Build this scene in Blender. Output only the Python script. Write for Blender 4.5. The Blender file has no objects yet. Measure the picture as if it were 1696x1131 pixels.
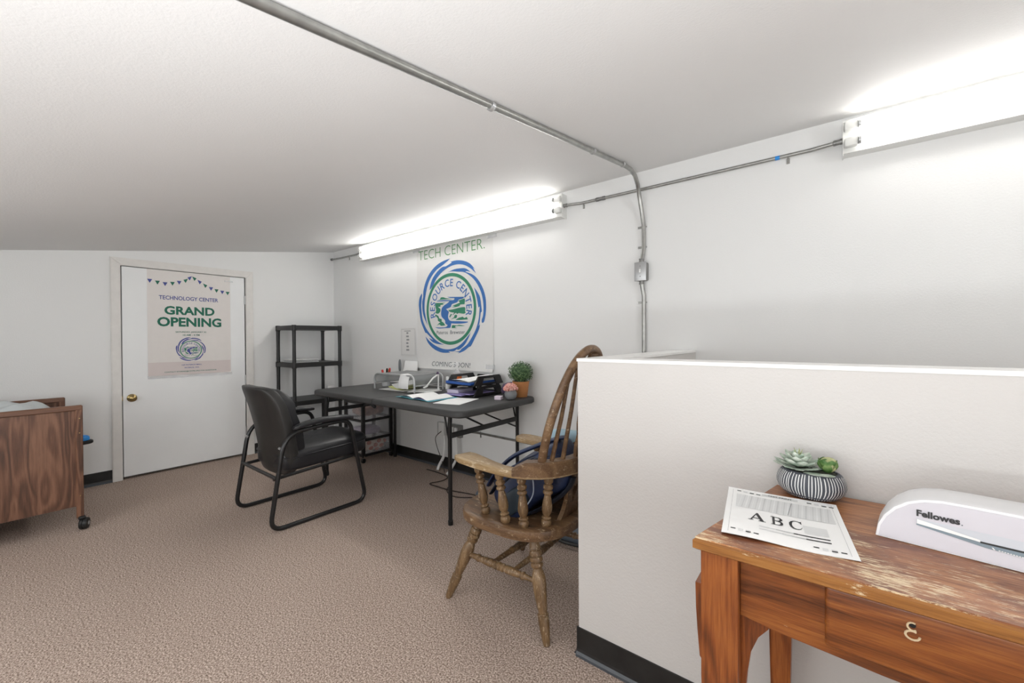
import bpy, bmesh, math, random
from mathutils import Vector, Matrix, Euler
from mathutils.geometry import tessellate_polygon

random.seed(7)
scene = bpy.context.scene
COL = scene.collection
PI = math.pi

# ---------------------------------------------------------------- camera
cam_data = bpy.data.cameras.new('camera')
cam = bpy.data.objects.new('camera', cam_data)
COL.objects.link(cam)
cam_data.sensor_fit = 'HORIZONTAL'
cam_data.sensor_width = 36.0
cam_data.lens = 673.575 / 1696 * 36.0
cam_data.clip_start = 0.02
YAW, PIT, ROL = math.radians(51.87906), math.radians(-0.440485), math.radians(-0.344916)
fwd = Vector((-math.cos(YAW) * math.cos(PIT), math.sin(YAW) * math.cos(PIT), math.sin(PIT)))
r0 = fwd.cross(Vector((0, 0, 1))).normalized()
u0 = r0.cross(fwd)
right = r0 * math.cos(ROL) + u0 * math.sin(ROL)
up = u0 * math.cos(ROL) - r0 * math.sin(ROL)
cam.matrix_world = Matrix(((right.x, up.x, -fwd.x, 4.6827), (right.y, up.y, -fwd.y, -2.5173),
                           (right.z, up.z, -fwd.z, 1.17), (0, 0, 0, 1)))
scene.camera = cam

# ---------------------------------------------------------------- world, light, exposure
world = bpy.data.worlds.new('world')
scene.world = world
world.use_nodes = True
world.node_tree.nodes['Background'].inputs[0].default_value = (0.75, 0.85, 1.0, 1)
world.node_tree.nodes['Background'].inputs[1].default_value = 0.6
TUBE_STRENGTH = 11.5
def area(name, loc, target, sx, sy, power, color):
    d = bpy.data.lights.new(name, 'AREA')
    d.shape = 'RECTANGLE'; d.size = sx; d.size_y = sy; d.energy = power; d.color = color
    o = bpy.data.objects.new(name, d); COL.objects.link(o)
    o.location = loc
    o.rotation_euler = (Vector(target) - Vector(loc)).to_track_quat('-Z', 'Y').to_euler()
    return o
# added fill light at the rear wall, far behind the camera
area('rear_fill', (9.36, -2.95, 1.15), (0, -2.0, .9), 1.25, .9, 70, (0.955, 0.985, 1.0))
# second added fill light, along the knee wall left of the camera
area('knee_fill', (2.6, -3.66, 1.13), (2.6, 0, 1.1), 2.6, .7, 19, (0.955, 0.985, 1.0))
# added upward fill light beside the camera, brightens the ceiling like an assumed flash
area('ceiling_fill', (4.6, -2.85, .75), (4.6, -2.7, 3), 1.0, .5, 32, (0.96, 0.985, 1.0))
scene.view_settings.view_transform = 'Standard'
scene.view_settings.look = 'None'
scene.view_settings.gamma = 1.0
scene.view_settings.exposure = 0.12
scene.view_settings.use_curve_mapping = False

# ---------------------------------------------------------------- materials
def srgb(h):
    h = h.lstrip('#')
    c = [int(h[i:i + 2], 16) / 255 for i in (0, 2, 4)]
    return tuple((x / 12.92 if x <= 0.04045 else ((x + 0.055) / 1.055) ** 2.4) for x in c) + (1,)

class NT:
    def __init__(s, name):
        s.m = bpy.data.materials.new(name); s.m.use_nodes = True
        s.t = s.m.node_tree; s.b = s.t.nodes['Principled BSDF']; s.out = s.t.nodes['Material Output']
    def n(s, kind, **kw):
        o = s.t.nodes.new(kind)
        for k, v in kw.items():
            if k.startswith('i_'): o.inputs[k[2:].replace('_', ' ')].default_value = v
            else: setattr(o, k, v)
        return o
    def l(s, a, b): s.t.links.new(a, b)
    def coords(s, scale=(1, 1, 1), rot=(0, 0, 0)):
        tc = s.n('ShaderNodeTexCoord'); mp = s.n('ShaderNodeMapping')
        mp.inputs['Scale'].default_value = scale; mp.inputs['Rotation'].default_value = rot
        s.l(tc.outputs['Object'], mp.inputs['Vector']); return mp.outputs[0]
    def noise(s, vec, scale, detail=3, rough=.5, dist=0):
        o = s.n('ShaderNodeTexNoise'); o.inputs['Scale'].default_value = scale
        o.inputs['Detail'].default_value = detail; o.inputs['Roughness'].default_value = rough
        o.inputs['Distortion'].default_value = dist
        s.l(vec, o.inputs['Vector']); return o.outputs['Fac']
    def ramp(s, fac, stops):
        o = s.n('ShaderNodeValToRGB'); e = o.color_ramp.elements
        while len(e) < len(stops): e.new(0.5)
        for q, (p, c) in zip(e, stops): q.position = p; q.color = c
        s.l(fac, o.inputs[0]); return o.outputs[0]
    def mix(s, fac, a, b, mode='MIX'):
        o = s.n('ShaderNodeMix', data_type='RGBA', blend_type=mode)
        for sock, v in ((o.inputs[0], fac), (o.inputs[6], a), (o.inputs[7], b)):
            if hasattr(v, 'node'): s.l(v, sock)
            else: sock.default_value = v
        return o.outputs[2]
    def math(s, op, a, b=0.0):
        o = s.n('ShaderNodeMath', operation=op)
        for sock, v in ((o.inputs[0], a), (o.inputs[1], b)):
            if hasattr(v, 'node'): s.l(v, sock)
            else: sock.default_value = v
        return o.outputs[0]
    def bump(s, h, strength, dist=0.01):
        o = s.n('ShaderNodeBump'); o.inputs['Strength'].default_value = strength
        o.inputs['Distance'].default_value = dist
        s.l(h, o.inputs['Height']); s.l(o.outputs[0], s.b.inputs['Normal'])
    def color(s, v):
        if hasattr(v, 'node'): s.l(v, s.b.inputs['Base Color'])
        else: s.b.inputs['Base Color'].default_value = v
    def set(s, rough=.5, metal=0, spec=None, coat=None):
        s.b.inputs['Roughness'].default_value = rough; s.b.inputs['Metallic'].default_value = metal
        if spec is not None: s.b.inputs['Specular IOR Level'].default_value = spec
        if coat is not None: s.b.inputs['Coat Weight'].default_value = coat
        return s

def plain(name, col, rough=.5, metal=0, var=.06, vscale=20, bump=0, bscale=200, bdist=.002, spec=None, coat=None):
    t = NT(name).set(rough, metal, spec, coat)
    c = srgb(col); vec = t.coords()
    f = t.noise(vec, vscale, 3)
    dk = tuple(x * (1 - var) for x in c[:3]) + (1,); lt = tuple(min(1, x * (1 + var)) for x in c[:3]) + (1,)
    t.color(t.ramp(f, [(.3, dk), (.7, lt)]))
    if bump: t.bump(t.noise(vec, bscale, 2), bump, bdist)
    return t.m

def wood(name, dark, mid, light, axis=0, scale=9, rough=.4, wear=None, wear_amt=.62, stretch=16, rings=.3, coat=0, wscale=16, ringn=34, lfs=3.0):
    t = NT(name).set(rough, coat=coat)
    ax = lambda a, o: tuple(a if k == axis else o for k in range(3))
    g = t.noise(t.coords(ax(1.3, stretch * 2.2)), scale, 5, .7, .2)            # fine grain lines
    lf = t.noise(t.coords(ax(.7, 4.0)), lfs, 1.5, .5, .6)                        # slow figure
    cath = t.math('ADD', t.math('MULTIPLY', t.math('SINE', t.math('MULTIPLY', lf, ringn)), .5), .5)
    f = t.math('ADD', t.math('ADD', t.math('MULTIPLY', g, .62), t.math('MULTIPLY', lf, .38)), t.math('MULTIPLY', t.math('SUBTRACT', cath, .5), rings * .3))
    c = t.ramp(f, [(.30, srgb(dark)), (.5, srgb(mid)), (.70, srgb(light))])
    if wear:
        wn = t.noise(t.coords(ax(1, 2.6)), wscale, 8, .75)
        m = t.ramp(wn, [(wear_amt, (0, 0, 0, 1)), (wear_amt + .07, (1, 1, 1, 1))])
        c = t.mix(t.math('MULTIPLY', m, .85), c, srgb(wear))
    t.color(c)
    t.bump(g, .12, .002)
    return t.m

M = {}
def wallpaint(name, col, bs=.25):
    t = NT(name).set(.62, spec=.3)
    v = t.coords()
    a = t.noise(v, 1.3, 2); c = srgb(col)
    t.color(t.ramp(a, [(.3, tuple(x * .975 for x in c[:3]) + (1,)), (.7, c)]))
    t.bump(t.noise(v, 130, 3, .6), bs, .0025)
    return t.m
M['wall'] = wallpaint('wall_paint', '#f0f0ef')
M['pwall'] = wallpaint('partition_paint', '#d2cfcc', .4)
M['ceil'] = wallpaint('ceiling_paint', '#efeeed', .35)
M['cap'] = plain('gloss_white_trim', '#f2f1ef', .35, var=.02)
M['doorw'] = plain('door_white', '#f4f5f5', .4, var=.02, vscale=3, bump=.08, bscale=90)
M['frame'] = plain('door_frame_white', '#e8e5e1', .4, var=.03)
M['base'] = plain('black_vinyl_base', '#232323', .32, var=.35, vscale=14)
M['base2'] = plain('black_vinyl_toe', '#3b3f45', .28, var=.1)
def carpet():
    t = NT('carpet').set(.95, spec=.1)
    v = t.coords()
    a = t.noise(v, 165, 1.5, .6); b = t.noise(v, 400, 1, .6); c = t.noise(v, 1.6, 3)
    f = t.math('ADD', t.math('MULTIPLY', a, .6), t.math('MULTIPLY', b, .4))
    col = t.ramp(f, [(.35, srgb('#68574d')), (.46, srgb('#a08d81')), (.54, srgb('#c9b6a9')), (.65, srgb('#f0e2d7'))])
    col = t.mix(t.math('MULTIPLY', c, .2), col, srgb('#a99589'), 'MULTIPLY')
    t.color(col)
    t.bump(f, .6, .005)
    return t.m
M['carpet'] = carpet()
M['walnut'] = wood('walnut_laminate', '#4d3326', '#6b4836', '#86604a', 2, 5, .38, stretch=10, rings=.85, ringn=44, lfs=2.4)
M['walnut_h'] = wood('walnut_edge', '#5a3d2f', '#6f4d3a', '#825c46', 1, 6, .4, stretch=12, rings=.2)
M['oak_x'] = wood('oak_grain_x', '#52280e', '#8a4c20', '#b06e32', 0, 7, .33, wear='#dfc49a', wear_amt=.68, rings=.55, coat=.2)
M['oak_z'] = wood('oak_grain_z', '#4a240e', '#84451c', '#a6612d', 2, 7, .33, wear='#d9b48a', wear_amt=.70, rings=.6, coat=.2)
M['chairw'] = wood('worn_oak', '#4a3523', '#6d5138', '#8d7050', 0, 8, .42, wear='#bba689', wear_amt=.58, wscale=26, rings=.4)
M['chairz'] = wood('worn_oak_turned', '#4c3826', '#73593c', '#967a58', 2, 8, .42, wear='#c2af93', wear_amt=.56, wscale=36, rings=.35)
M['chairarm'] = wood('bare_oak_arm', '#7d6243', '#a1865f', '#bca684', 0, 9, .5, wear='#d6c5a8', wear_amt=.56, rings=.35)
def desktop():
    t = NT('worn_desk_top').set(.38, coat=.15)
    g = t.noise(t.coords((1.4, 22, 22)), 8, 5, .65, .3)
    c = t.ramp(g, [(.3, srgb('#744528')), (.5, srgb('#a76d44')), (.72, srgb('#c8925f'))])
    dk = t.noise(t.coords((1.5, 3.5, 1)), 4.5, 4, .6)
    c = t.mix(t.ramp(dk, [(.48, (0, 0, 0, 1)), (.62, (1, 1, 1, 1))]), c, srgb('#77452c'))
    streak = t.noise(t.coords((7, 46, 20), (0, 0, -.25)), 5, 7, .75)
    big = t.noise(t.coords((2.2, 3.2, 1)), 3.1, 3, .6)
    tc = t.n('ShaderNodeTexCoord'); sx = t.n('ShaderNodeSeparateXYZ'); t.l(tc.outputs['Object'], sx.inputs[0])
    front = t.math('MULTIPLY', t.math('SUBTRACT', t.math('MULTIPLY', sx.outputs['Y'], -1), .12), .5)
    f = t.math('ADD', t.math('ADD', streak, t.math('MULTIPLY', t.math('SUBTRACT', big, .5), .55)), front)
    m = t.ramp(f, [(.545, (0, 0, 0, 1)), (.62, (1, 1, 1, 1))])
    c = t.mix(t.math('MULTIPLY', m, .85), c, srgb('#e6d2ad'))
    t.color(c); t.bump(m, -.25, .001)
    return t.m
M['desktop'] = desktop()
M['oak_edge'] = wood('oak_edge', '#6a3f17', '#98632d', '#b07d42', 0, 7, .4, wear='#e6d2ad', wear_amt=.62)
M['leather'] = plain('black_leather', '#242427', .36, var=.15, vscale=8, bump=.25, bscale=320, bdist=.001)
M['leather2'] = plain('black_leather_shell', '#2b2a29', .42, var=.15, vscale=8, bump=.25, bscale=320, bdist=.001)
M['bmetal'] = plain('black_metal', '#1c1c1d', .3, var=.1)
M['bplastic'] = plain('black_plastic', '#202020', .42, var=.1)
M['tabletop'] = plain('charcoal_table_plastic', '#3c3c3c', .55, var=.06, bump=.3, bscale=260, bdist=.0008)
M['galv'] = plain('galvanised_steel', '#a5a5a2', .34, .85, var=.14, vscale=30)
M['galvdark'] = plain('conduit_coupling', '#8a8a88', .4, .8, var=.15)
M['steel'] = plain('brushed_steel', '#b9babb', .35, .6, var=.06)
M['chrome'] = plain('chrome', '#d6d6d6', .15, 1, var=.02)
M['brass'] = plain('aged_brass', '#b09a6a', .28, .95, var=.1)
M['fixture'] = plain('fixture_enamel', '#e6e6e3', .35, var=.02)
def tube_mat():
    t = NT('lit_fluorescent_tube')
    e = t.n('ShaderNodeEmission'); e.inputs[0].default_value = (1.0, .985, .95, 1); e.inputs[1].default_value = TUBE_STRENGTH
    t.l(e.outputs[0], t.out.inputs[0]); return t.m
M['tube'] = tube_mat()
def seethru(name, col, rough, keep, metal=0):
    t = NT(name).set(rough, metal); t.color(srgb(col))
    tr = t.n('ShaderNodeBsdfTransparent'); mx = t.n('ShaderNodeMixShader')
    mx.inputs[0].default_value = keep
    t.l(tr.outputs[0], mx.inputs[1]); t.l(t.b.outputs[0], mx.inputs[2]); t.l(mx.outputs[0], t.out.inputs[0])
    return t.m
M['clear'] = seethru('cloudy_clear_plastic', '#dfe1e6', .25, .2)
M['film'] = seethru('clear_film', '#e8ebee', .12, .35)
M['meshmetal'] = seethru('silver_wire_mesh', '#9a9c9c', .4, .68, .3)
M['paper'] = plain('white_paper', '#fafaf9', .7, var=.01)
M['paper2'] = plain('wall_poster_paper', '#e8e7e5', .6, var=.01)
M['poster_door'] = plain('door_poster_paper', '#eae5e1', .6, var=.01)
M['poster_band'] = plain('door_poster_band', '#dcd1ce', .6, var=.01)
M['ink_blue'] = plain('ink_blue', '#3f74b8', .6, var=.02)
M['ink_green'] = plain('ink_green', '#3c8a6c', .6, var=.02)
M['ink_tech'] = plain('ink_leaf_green', '#5b9560', .6, var=.02)
M['ink_indigo'] = plain('ink_indigo', '#4d579c', .6, var=.02)
M['ink_teal'] = plain('ink_teal', '#1f6e58', .6, var=.02)
M['ink_grey'] = plain('ink_slate', '#4c5a60', .6, var=.02)
M['ink_black'] = plain('ink_black', '#2c2c2e', .6, var=.02)
M['ink_pale'] = plain('ink_pale_grey', '#e2e3e3', .6, var=.02)
M['ink_mid'] = plain('ink_mid_grey', '#9b9c9d', .6, var=.02)
M['terracotta'] = plain('terracotta', '#c58652', .7, var=.05)
def leafmat(name, a, b, c):
    t = NT(name).set(.5)
    f = t.noise(t.coords(), 60, 2)
    t.color(t.ramp(f, [(.35, srgb(a)), (.5, srgb(b)), (.65, srgb(c))])); return t.m
M['leaf'] = leafmat('topiary_leaf', '#2c4a2a', '#4a6a42', '#7d9a68')
M['succ'] = leafmat('pale_succulent', '#9db09e', '#c0ccbe', '#dbe1d6')
M['succ2'] = leafmat('green_succulent', '#42682f', '#5d8146', '#7f965c')
M['succ3'] = leafmat('olive_bud', '#8a9460', '#a5ab78', '#b8b98c')
M['pink'] = leafmat('pink_petal', '#e79a8f', '#f2b6aa', '#f8cfc6')
M['concrete'] = plain('grey_concrete_bowl', '#85878a', .5, var=.1)
M['planter'] = plain('charcoal_planter', '#4a4d55', .6, var=.12, vscale=40)
M['planterstripe'] = plain('planter_white_stripe', '#e4e4e2', .65, var=.03)
M['soil'] = plain('dark_moss', '#33372b', .9, var=.4, vscale=80, bump=.5)
M['navy'] = plain('navy_nylon', '#1f2d4e', .5, var=.18, vscale=30, bump=.35, bscale=60, bdist=.004)
M['navydark'] = plain('dark_strap', '#1b212f', .6, var=.15)
M['slate'] = plain('slate_green_nylon', '#303c46', .55, var=.12)
M['piping'] = plain('reflective_piping', '#a8b2c4', .4, var=.05)
M['lam'] = plain('laminator_white', '#eeeef0', .28, var=.01)
M['lamface'] = plain('laminator_lilac_grey', '#cdcad1', .35, var=.01)
M['lamslot'] = plain('laminator_slate', '#76858f', .35, var=.04)
M['lamlip'] = plain('laminator_lip', '#c5c8cf', .3, var=.02)
M['bluefold'] = plain('royal_blue_folder', '#23509a', .45, var=.05)
M['purple'] = plain('lilac_cover', '#9b8fc4', .5, var=.06)
M['plum'] = plain('plum_cloth', '#5c4a66', .7, var=.15)
M['teal'] = plain('teal_cover', '#3fb0bf', .45, var=.06)
M['yellow'] = plain('pale_yellow_paper', '#e6ea9a', .6, var=.04)
M['red'] = plain('red_plastic', '#c63a35', .4, var=.05)
M['orange'] = plain('orange_plastic', '#e9783a', .4, var=.05)
M['skyblue'] = plain('bright_blue_plastic', '#2a8fe0', .4, var=.05)
M['palebl'] = plain('pale_blue_cloth', '#aac6d2', .7, var=.05)
M['whiteplastic'] = plain('white_plastic', '#ececea', .35, var=.02)
M['pinkbag'] = leafmat('pink_patterned_bag', '#c98277', '#e3bfae', '#efd9c8')
M['bagfilm'] = seethru('crumpled_bag_film', '#dfe5e6', .3, .8)
M['rubber'] = plain('black_rubber', '#161616', .5, var=.1)
M['cable_black'] = plain('black_cable', '#3a2f2b', .5, var=.1)
M['casegrey'] = plain('grey_blue_case', '#59636e', .5, var=.1)
M['outlet'] = plain('grey_outlet_box', '#c4c4c2', .4, .2, var=.06)

# ---------------------------------------------------------------- geometry helpers
class G:
    def __init__(s): s.v = []; s.f = []
    def add(s, vs, fs):
        o = len(s.v); s.v += [tuple(p) for p in vs]; s.f += [tuple(i + o for i in f) for f in fs]; return s
    def box(s, c, d, rot=None, taper=None):
        vs = []
        for z in (-.5, .5):
            for y in (-.5, .5):
                for x in (-.5, .5):
                    k = 1 if (taper is None or z > 0) else taper
                    p = Vector((x * d[0] * k, y * d[1] * k, z * d[2]))
                    if rot is not None: p = rot @ p
                    vs.append(p + Vector(c))
        return s.add(vs, [(0, 2, 3, 1), (4, 5, 7, 6), (0, 1, 5, 4), (2, 6, 7, 3), (0, 4, 6, 2), (1, 3, 7, 5)])
    def b2(s, lo, hi):
        return s.box([(a + b) / 2 for a, b in zip(lo, hi)], [abs(b - a) for a, b in zip(lo, hi)])
    def rbox(s, c, d, bev=.01, seg=2, rot=None):
        bm = bmesh.new(); bmesh.ops.create_cube(bm, size=1)
        for v in bm.verts: v.co = Vector((v.co.x * d[0], v.co.y * d[1], v.co.z * d[2]))
        bmesh.ops.bevel(bm, geom=list(bm.edges), offset=min(bev, min(d) * .49), segments=seg, profile=.5, affect='EDGES')
        vs = [(rot @ v.co if rot is not None else v.co) + Vector(c) for v in bm.verts]
        bm.verts.index_update()
        fs = [[v.index for v in f.verts] for f in bm.faces]; bm.free()
        return s.add(vs, fs)
    def tube(s, path, r, n=10, closed=False, flat=None):
        P = [Vector(p) for p in path]; m = len(P)
        R = r if isinstance(r, (list, tuple)) else [r] * m
        T = []
        for i in range(m):
            if closed: t = P[(i + 1) % m] - P[i - 1]
            else: t = P[min(i + 1, m - 1)] - P[max(i - 1, 0)]
            T.append(t.normalized())
        a = Vector((0, 0, 1)) if abs(T[0].z) < .9 else Vector((1, 0, 0))
        nrm = (a - T[0] * a.dot(T[0])).normalized(); vs = []
        for i in range(m):
            nrm = (nrm - T[i] * nrm.dot(T[i])).normalized(); bi = T[i].cross(nrm)
            for k in range(n):
                q = 2 * PI * k / n
                fl = flat if flat else 1
                vs.append(P[i] + nrm * (R[i] * math.cos(q) * fl) + bi * (R[i] * math.sin(q)))
        fs = []
        for i in range(m if closed else m - 1):
            j = (i + 1) % m
            for k in range(n):
                l = (k + 1) % n
                fs.append((i * n + k, i * n + l, j * n + l, j * n + k))
        if not closed:
            fs.append(tuple(range(n))[::-1]); fs.append(tuple((m - 1) * n + k for k in range(n)))
        return s.add(vs, fs)
    def lathe(s, p0, p1, prof, n=14):
        p0 = Vector(p0); p1 = Vector(p1); ax = (p1 - p0)
        t = ax.normalized(); a = Vector((1, 0, 0)) if abs(t.x) < .9 else Vector((0, 1, 0))
        e = (a - t * a.dot(t)).normalized(); b = t.cross(e); vs = []
        for h, r in prof:
            for k in range(n):
                q = 2 * PI * k / n
                vs.append(p0 + ax * h + e * (max(r, 1e-4) * math.cos(q)) + b * (max(r, 1e-4) * math.sin(q)))
        m = len(prof); fs = []
        for i in range(m - 1):
            for k in range(n):
                l = (k + 1) % n
                fs.append((i * n + k, i * n + l, (i + 1) * n + l, (i + 1) * n + k))
        fs.append(tuple(range(n))[::-1]); fs.append(tuple((m - 1) * n + k for k in range(n)))
        return s.add(vs, fs)
    def plate(s, outline, o, u, v, th, holes=()):
        o = Vector(o); u = Vector(u); v = Vector(v); nn = u.cross(v).normalized()
        loops = [outline] + list(holes)
        flat = [p for l in loops for p in l]
        tri = tessellate_polygon([[Vector((p[0], p[1], 0)) for p in l] for l in loops])
        N = len(flat)
        vs = [o + u * p[0] + v * p[1] for p in flat]
        if th: vs += [q + nn * th for q in list(vs)]
        fs = []
        for t in tri:
            a, b, c = [flat[i] for i in t]
            ccw = (b[0] - a[0]) * (c[1] - a[1]) - (b[1] - a[1]) * (c[0] - a[0]) > 0
            t = tuple(t) if ccw else tuple(t)[::-1]
            if th: fs.append(tuple(i + N for i in t)); fs.append(t[::-1])
            else: fs.append(t)
        if th:
            k = 0
            for li, l in enumerate(loops):
                ar = sum(l[i][0] * l[(i + 1) % len(l)][1] - l[(i + 1) % len(l)][0] * l[i][1] for i in range(len(l)))
                for i in range(len(l)):
                    a, b = k + i, k + (i + 1) % len(l)
                    q = (a, b, b + N, a + N)
                    fs.append(q if (ar > 0) == (li == 0) else q[::-1])
                k += len(l)
        return s.add(vs, fs)
    def surf(s, fn, nu, nv):
        vs = [fn(i / nu, j / nv) for j in range(nv + 1) for i in range(nu + 1)]
        fs = [(j * (nu + 1) + i, j * (nu + 1) + i + 1, (j + 1) * (nu + 1) + i + 1, (j + 1) * (nu + 1) + i) for j in range(nv) for i in range(nu)]
        return s.add(vs, fs)
    def sup(s, c, r, e1=.4, e2=.4, nu=28, nv=16, warp=None):
        def pw(x, e): return math.copysign(abs(x) ** e, x)
        vs = []; c = Vector(c)
        for j in range(nv + 1):
            ph = -PI / 2 + PI * j / nv
            for i in range(nu):
                th = 2 * PI * i / nu
                p = Vector((r[0] * pw(math.cos(ph), e1) * pw(math.cos(th), e2), r[1] * pw(math.cos(ph), e1) * pw(math.sin(th), e2), r[2] * pw(math.sin(ph), e1)))
                if warp: p = Vector(warp(p))
                vs.append(p + c)
        fs = [(j * nu + i, j * nu + (i + 1) % nu, (j + 1) * nu + (i + 1) % nu, (j + 1) * nu + i) for j in range(nv) for i in range(nu)]
        return s.add(vs, fs)
    def xf(s, m):
        s.v = [tuple(m @ Vector(p)) for p in s.v]; return s
    def build(s, name, mat, parent=None, smooth=True, ang=35, kind=None):
        off = Vector((0, 0, 0))
        if parent is not None: off = parent.matrix_world.translation if parent.parent is None else parent.parent.matrix_world.translation
        me = bpy.data.meshes.new(name)
        me.from_pydata([Vector(p) - off for p in s.v], [], s.f)
        me.validate()
        me.materials.append(M[mat] if isinstance(mat, str) else mat)
        if smooth:
            me.shade_smooth(); me.set_sharp_from_angle(angle=math.radians(ang))
        ob = bpy.data.objects.new(name, me); COL.objects.link(ob)
        if parent is not None: ob.parent = parent
        if kind: ob['kind'] = kind
        return ob

def thing(name, loc, label, cat, group=None):
    o = bpy.data.objects.new(name, None); COL.objects.link(o)
    o.location = loc; o.empty_display_size = .05
    o.matrix_world = Matrix.Translation(Vector(loc))
    o['label'] = label; o['category'] = cat
    if group: o['group'] = group
    return o
def solo(g, name, mat, loc, label, cat, group=None, smooth=True, kind=None):
    off = Vector(loc); g.v = [tuple(Vector(p) - off) for p in g.v]
    o = g.build(name, mat, None, smooth, kind=kind); o.location = loc
    o['label'] = label; o['category'] = cat
    if group: o['group'] = group
    return o
def struct(g, name, mat, parent=None, smooth=False):
    o = g.build(name, mat, parent, smooth)
    if parent is None: o['kind'] = 'structure'
    return o
def lab(o, text): o['label'] = text; return o

def bez(pts, n=8):
    """Catmull-Rom through points"""
    P = [Vector(p) for p in pts]; out = []
    for i in range(len(P) - 1):
        a = P[max(i - 1, 0)]; b = P[i]; c = P[i + 1]; d = P[min(i + 2, len(P) - 1)]
        for k in range(n):
            t = k / n
            out.append(.5 * ((2 * b) + (c - a) * t + (2 * a - 5 * b + 4 * c - d) * t * t + (3 * b - a - 3 * c + d) * t ** 3))
    out.append(P[-1]); return out
def fillet(pts, rad, n=6):
    P = [Vector(p) for p in pts]; out = [P[0]]
    for i in range(1, len(P) - 1):
        a = (P[i - 1] - P[i]); b = (P[i + 1] - P[i])
        r = min(rad if not isinstance(rad, (list, tuple)) else rad[i - 1], a.length * .49, b.length * .49)
        p0 = P[i] + a.normalized() * r; p1 = P[i] + b.normalized() * r
        for k in range(n + 1):
            t = k / n
            out.append((1 - t) ** 2 * p0 + 2 * t * (1 - t) * P[i] + t * t * p1)
    out.append(P[-1]); return out
def rrect(x0, x1, y0, y1, r, n=5):
    pts = []
    for cx, cy, a in ((x1 - r, y1 - r, 0), (x0 + r, y1 - r, 90), (x0 + r, y0 + r, 180), (x1 - r, y0 + r, 270)):
        for k in range(n + 1):
            q = math.radians(a + 90 * k / n); pts.append((cx + r * math.cos(q), cy + r * math.sin(q)))
    return pts

_tc = {}
def text2d(s, bold=0.0):
    key = (s, bold)
    if key in _tc: return _tc[key]
    cu = bpy.data.curves.new('tmp', 'FONT'); cu.body = s; cu.size = 1; cu.offset = bold; cu.resolution_u = 3
    ob = bpy.data.objects.new('tmp', cu); COL.objects.link(ob)
    dg = bpy.context.evaluated_depsgraph_get()
    me = ob.evaluated_get(dg).to_mesh()
    vs = [(v.co.x, v.co.y) for v in me.vertices]; fs = []
    for p in me.polygons:
        t = tuple(p.vertices); a, b, c = vs[t[0]], vs[t[1]], vs[t[2]]
        if (b[0] - a[0]) * (c[1] - a[1]) - (b[1] - a[1]) * (c[0] - a[0]) < 0: t = t[::-1]
        fs.append(t)
    ob.evaluated_get(dg).to_mesh_clear()
    bpy.data.objects.remove(ob); bpy.data.curves.remove(cu)
    _tc[key] = (vs, fs); return _tc[key]
def text_in(g, s, x0, x1, y0, y1, fn, bold=0.0):
    vs, fs = text2d(s, bold)
    ax = min(v[0] for v in vs); bx = max(v[0] for v in vs); ay = min(v[1] for v in vs); by = max(v[1] for v in vs)
    g.add([fn(x0 + (v[0] - ax) / (bx - ax) * (x1 - x0), y0 + (v[1] - ay) / (by - ay) * (y1 - y0)) for v in vs], fs)
def flat_poly(g, pts, fn):
    tri = tessellate_polygon([[Vector((p[0], p[1], 0)) for p in pts]])
    fs = []
    for t in tri:
        a, b, c = [pts[i] for i in t]
        ccw = (b[0] - a[0]) * (c[1] - a[1]) - (b[1] - a[1]) * (c[0] - a[0]) > 0
        fs.append(tuple(t) if ccw else tuple(t)[::-1])
    g.add([fn(p[0], p[1]) for p in pts], fs)

# ================================================================ THE SETTING
XR, YN = 9.4, -3.7           # rear wall, near knee wall
CA, CB = 2.21, 0.1547        # ceiling height at the poster wall, slope
def cz(y): return CA + CB * y
struct(G().b2((-.15, YN - .1, -.1), (XR + .1, .15, 0)), 'floor', 'carpet')
g = G()
o = [(-.15, YN - .1), (XR + .1, YN - .1), (XR + .1, .15), (-.15, .15)]
g.add([(x, y, cz(y)) for x, y in o] + [(x, y, cz(y) + .1) for x, y in o], [(3, 2, 1, 0), (4, 5, 6, 7), (0, 1, 5, 4), (1, 2, 6, 5), (2, 3, 7, 6), (3, 0, 4, 7)])
struct(g, 'ceiling', 'ceil')
def wall_yz(g, x0, x1, y0, y1, z0=0, zt=None):
    """wall slab between two y, its top following the sloped ceiling"""
    t0, t1 = (cz(y0), cz(y1)) if zt is None else (zt, zt)
    g.add([(x0, y0, z0), (x1, y0, z0), (x1, y1, z0), (x0, y1, z0), (x0, y0, t0), (x1, y0, t0), (x1, y1, t1), (x0, y1, t1)],
          [(3, 2, 1, 0), (4, 5, 6, 7), (0, 1, 5, 4), (1, 2, 6, 5), (2, 3, 7, 6), (3, 0, 4, 7)])
DY0, DY1, DZ = -1.857, -.938, 1.799      # door opening
g = G(); wall_yz(g, -.12, 0, YN, DY0); wall_yz(g, -.12, 0, DY1, .12); wall_yz(g, -.12, 0, DY0, DY1, DZ)
struct(g, 'wall_left', 'wall')
struct(G().b2((0, 0, 0), (XR, .12, CA)), 'wall_right', 'wall')
g = G(); wall_yz(g, XR, XR + .1, YN, .12); struct(g, 'wall_rear', 'wall')
struct(G().b2((0, YN - .1, 0), (XR, YN, cz(YN))), 'wall_near', 'wall')
PX, PY, PZ = 3.948, -1.19, 1.084
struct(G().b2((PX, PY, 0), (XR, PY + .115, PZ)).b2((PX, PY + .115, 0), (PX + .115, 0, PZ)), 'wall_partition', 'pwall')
struct(G().b2((PX - .003, PY - .003, PZ), (XR, PY + .119, PZ + .011)).b2((PX - .003, PY + .119, PZ), (PX + .119, 0, PZ + .011)), 'trim_1', 'cap')

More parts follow.
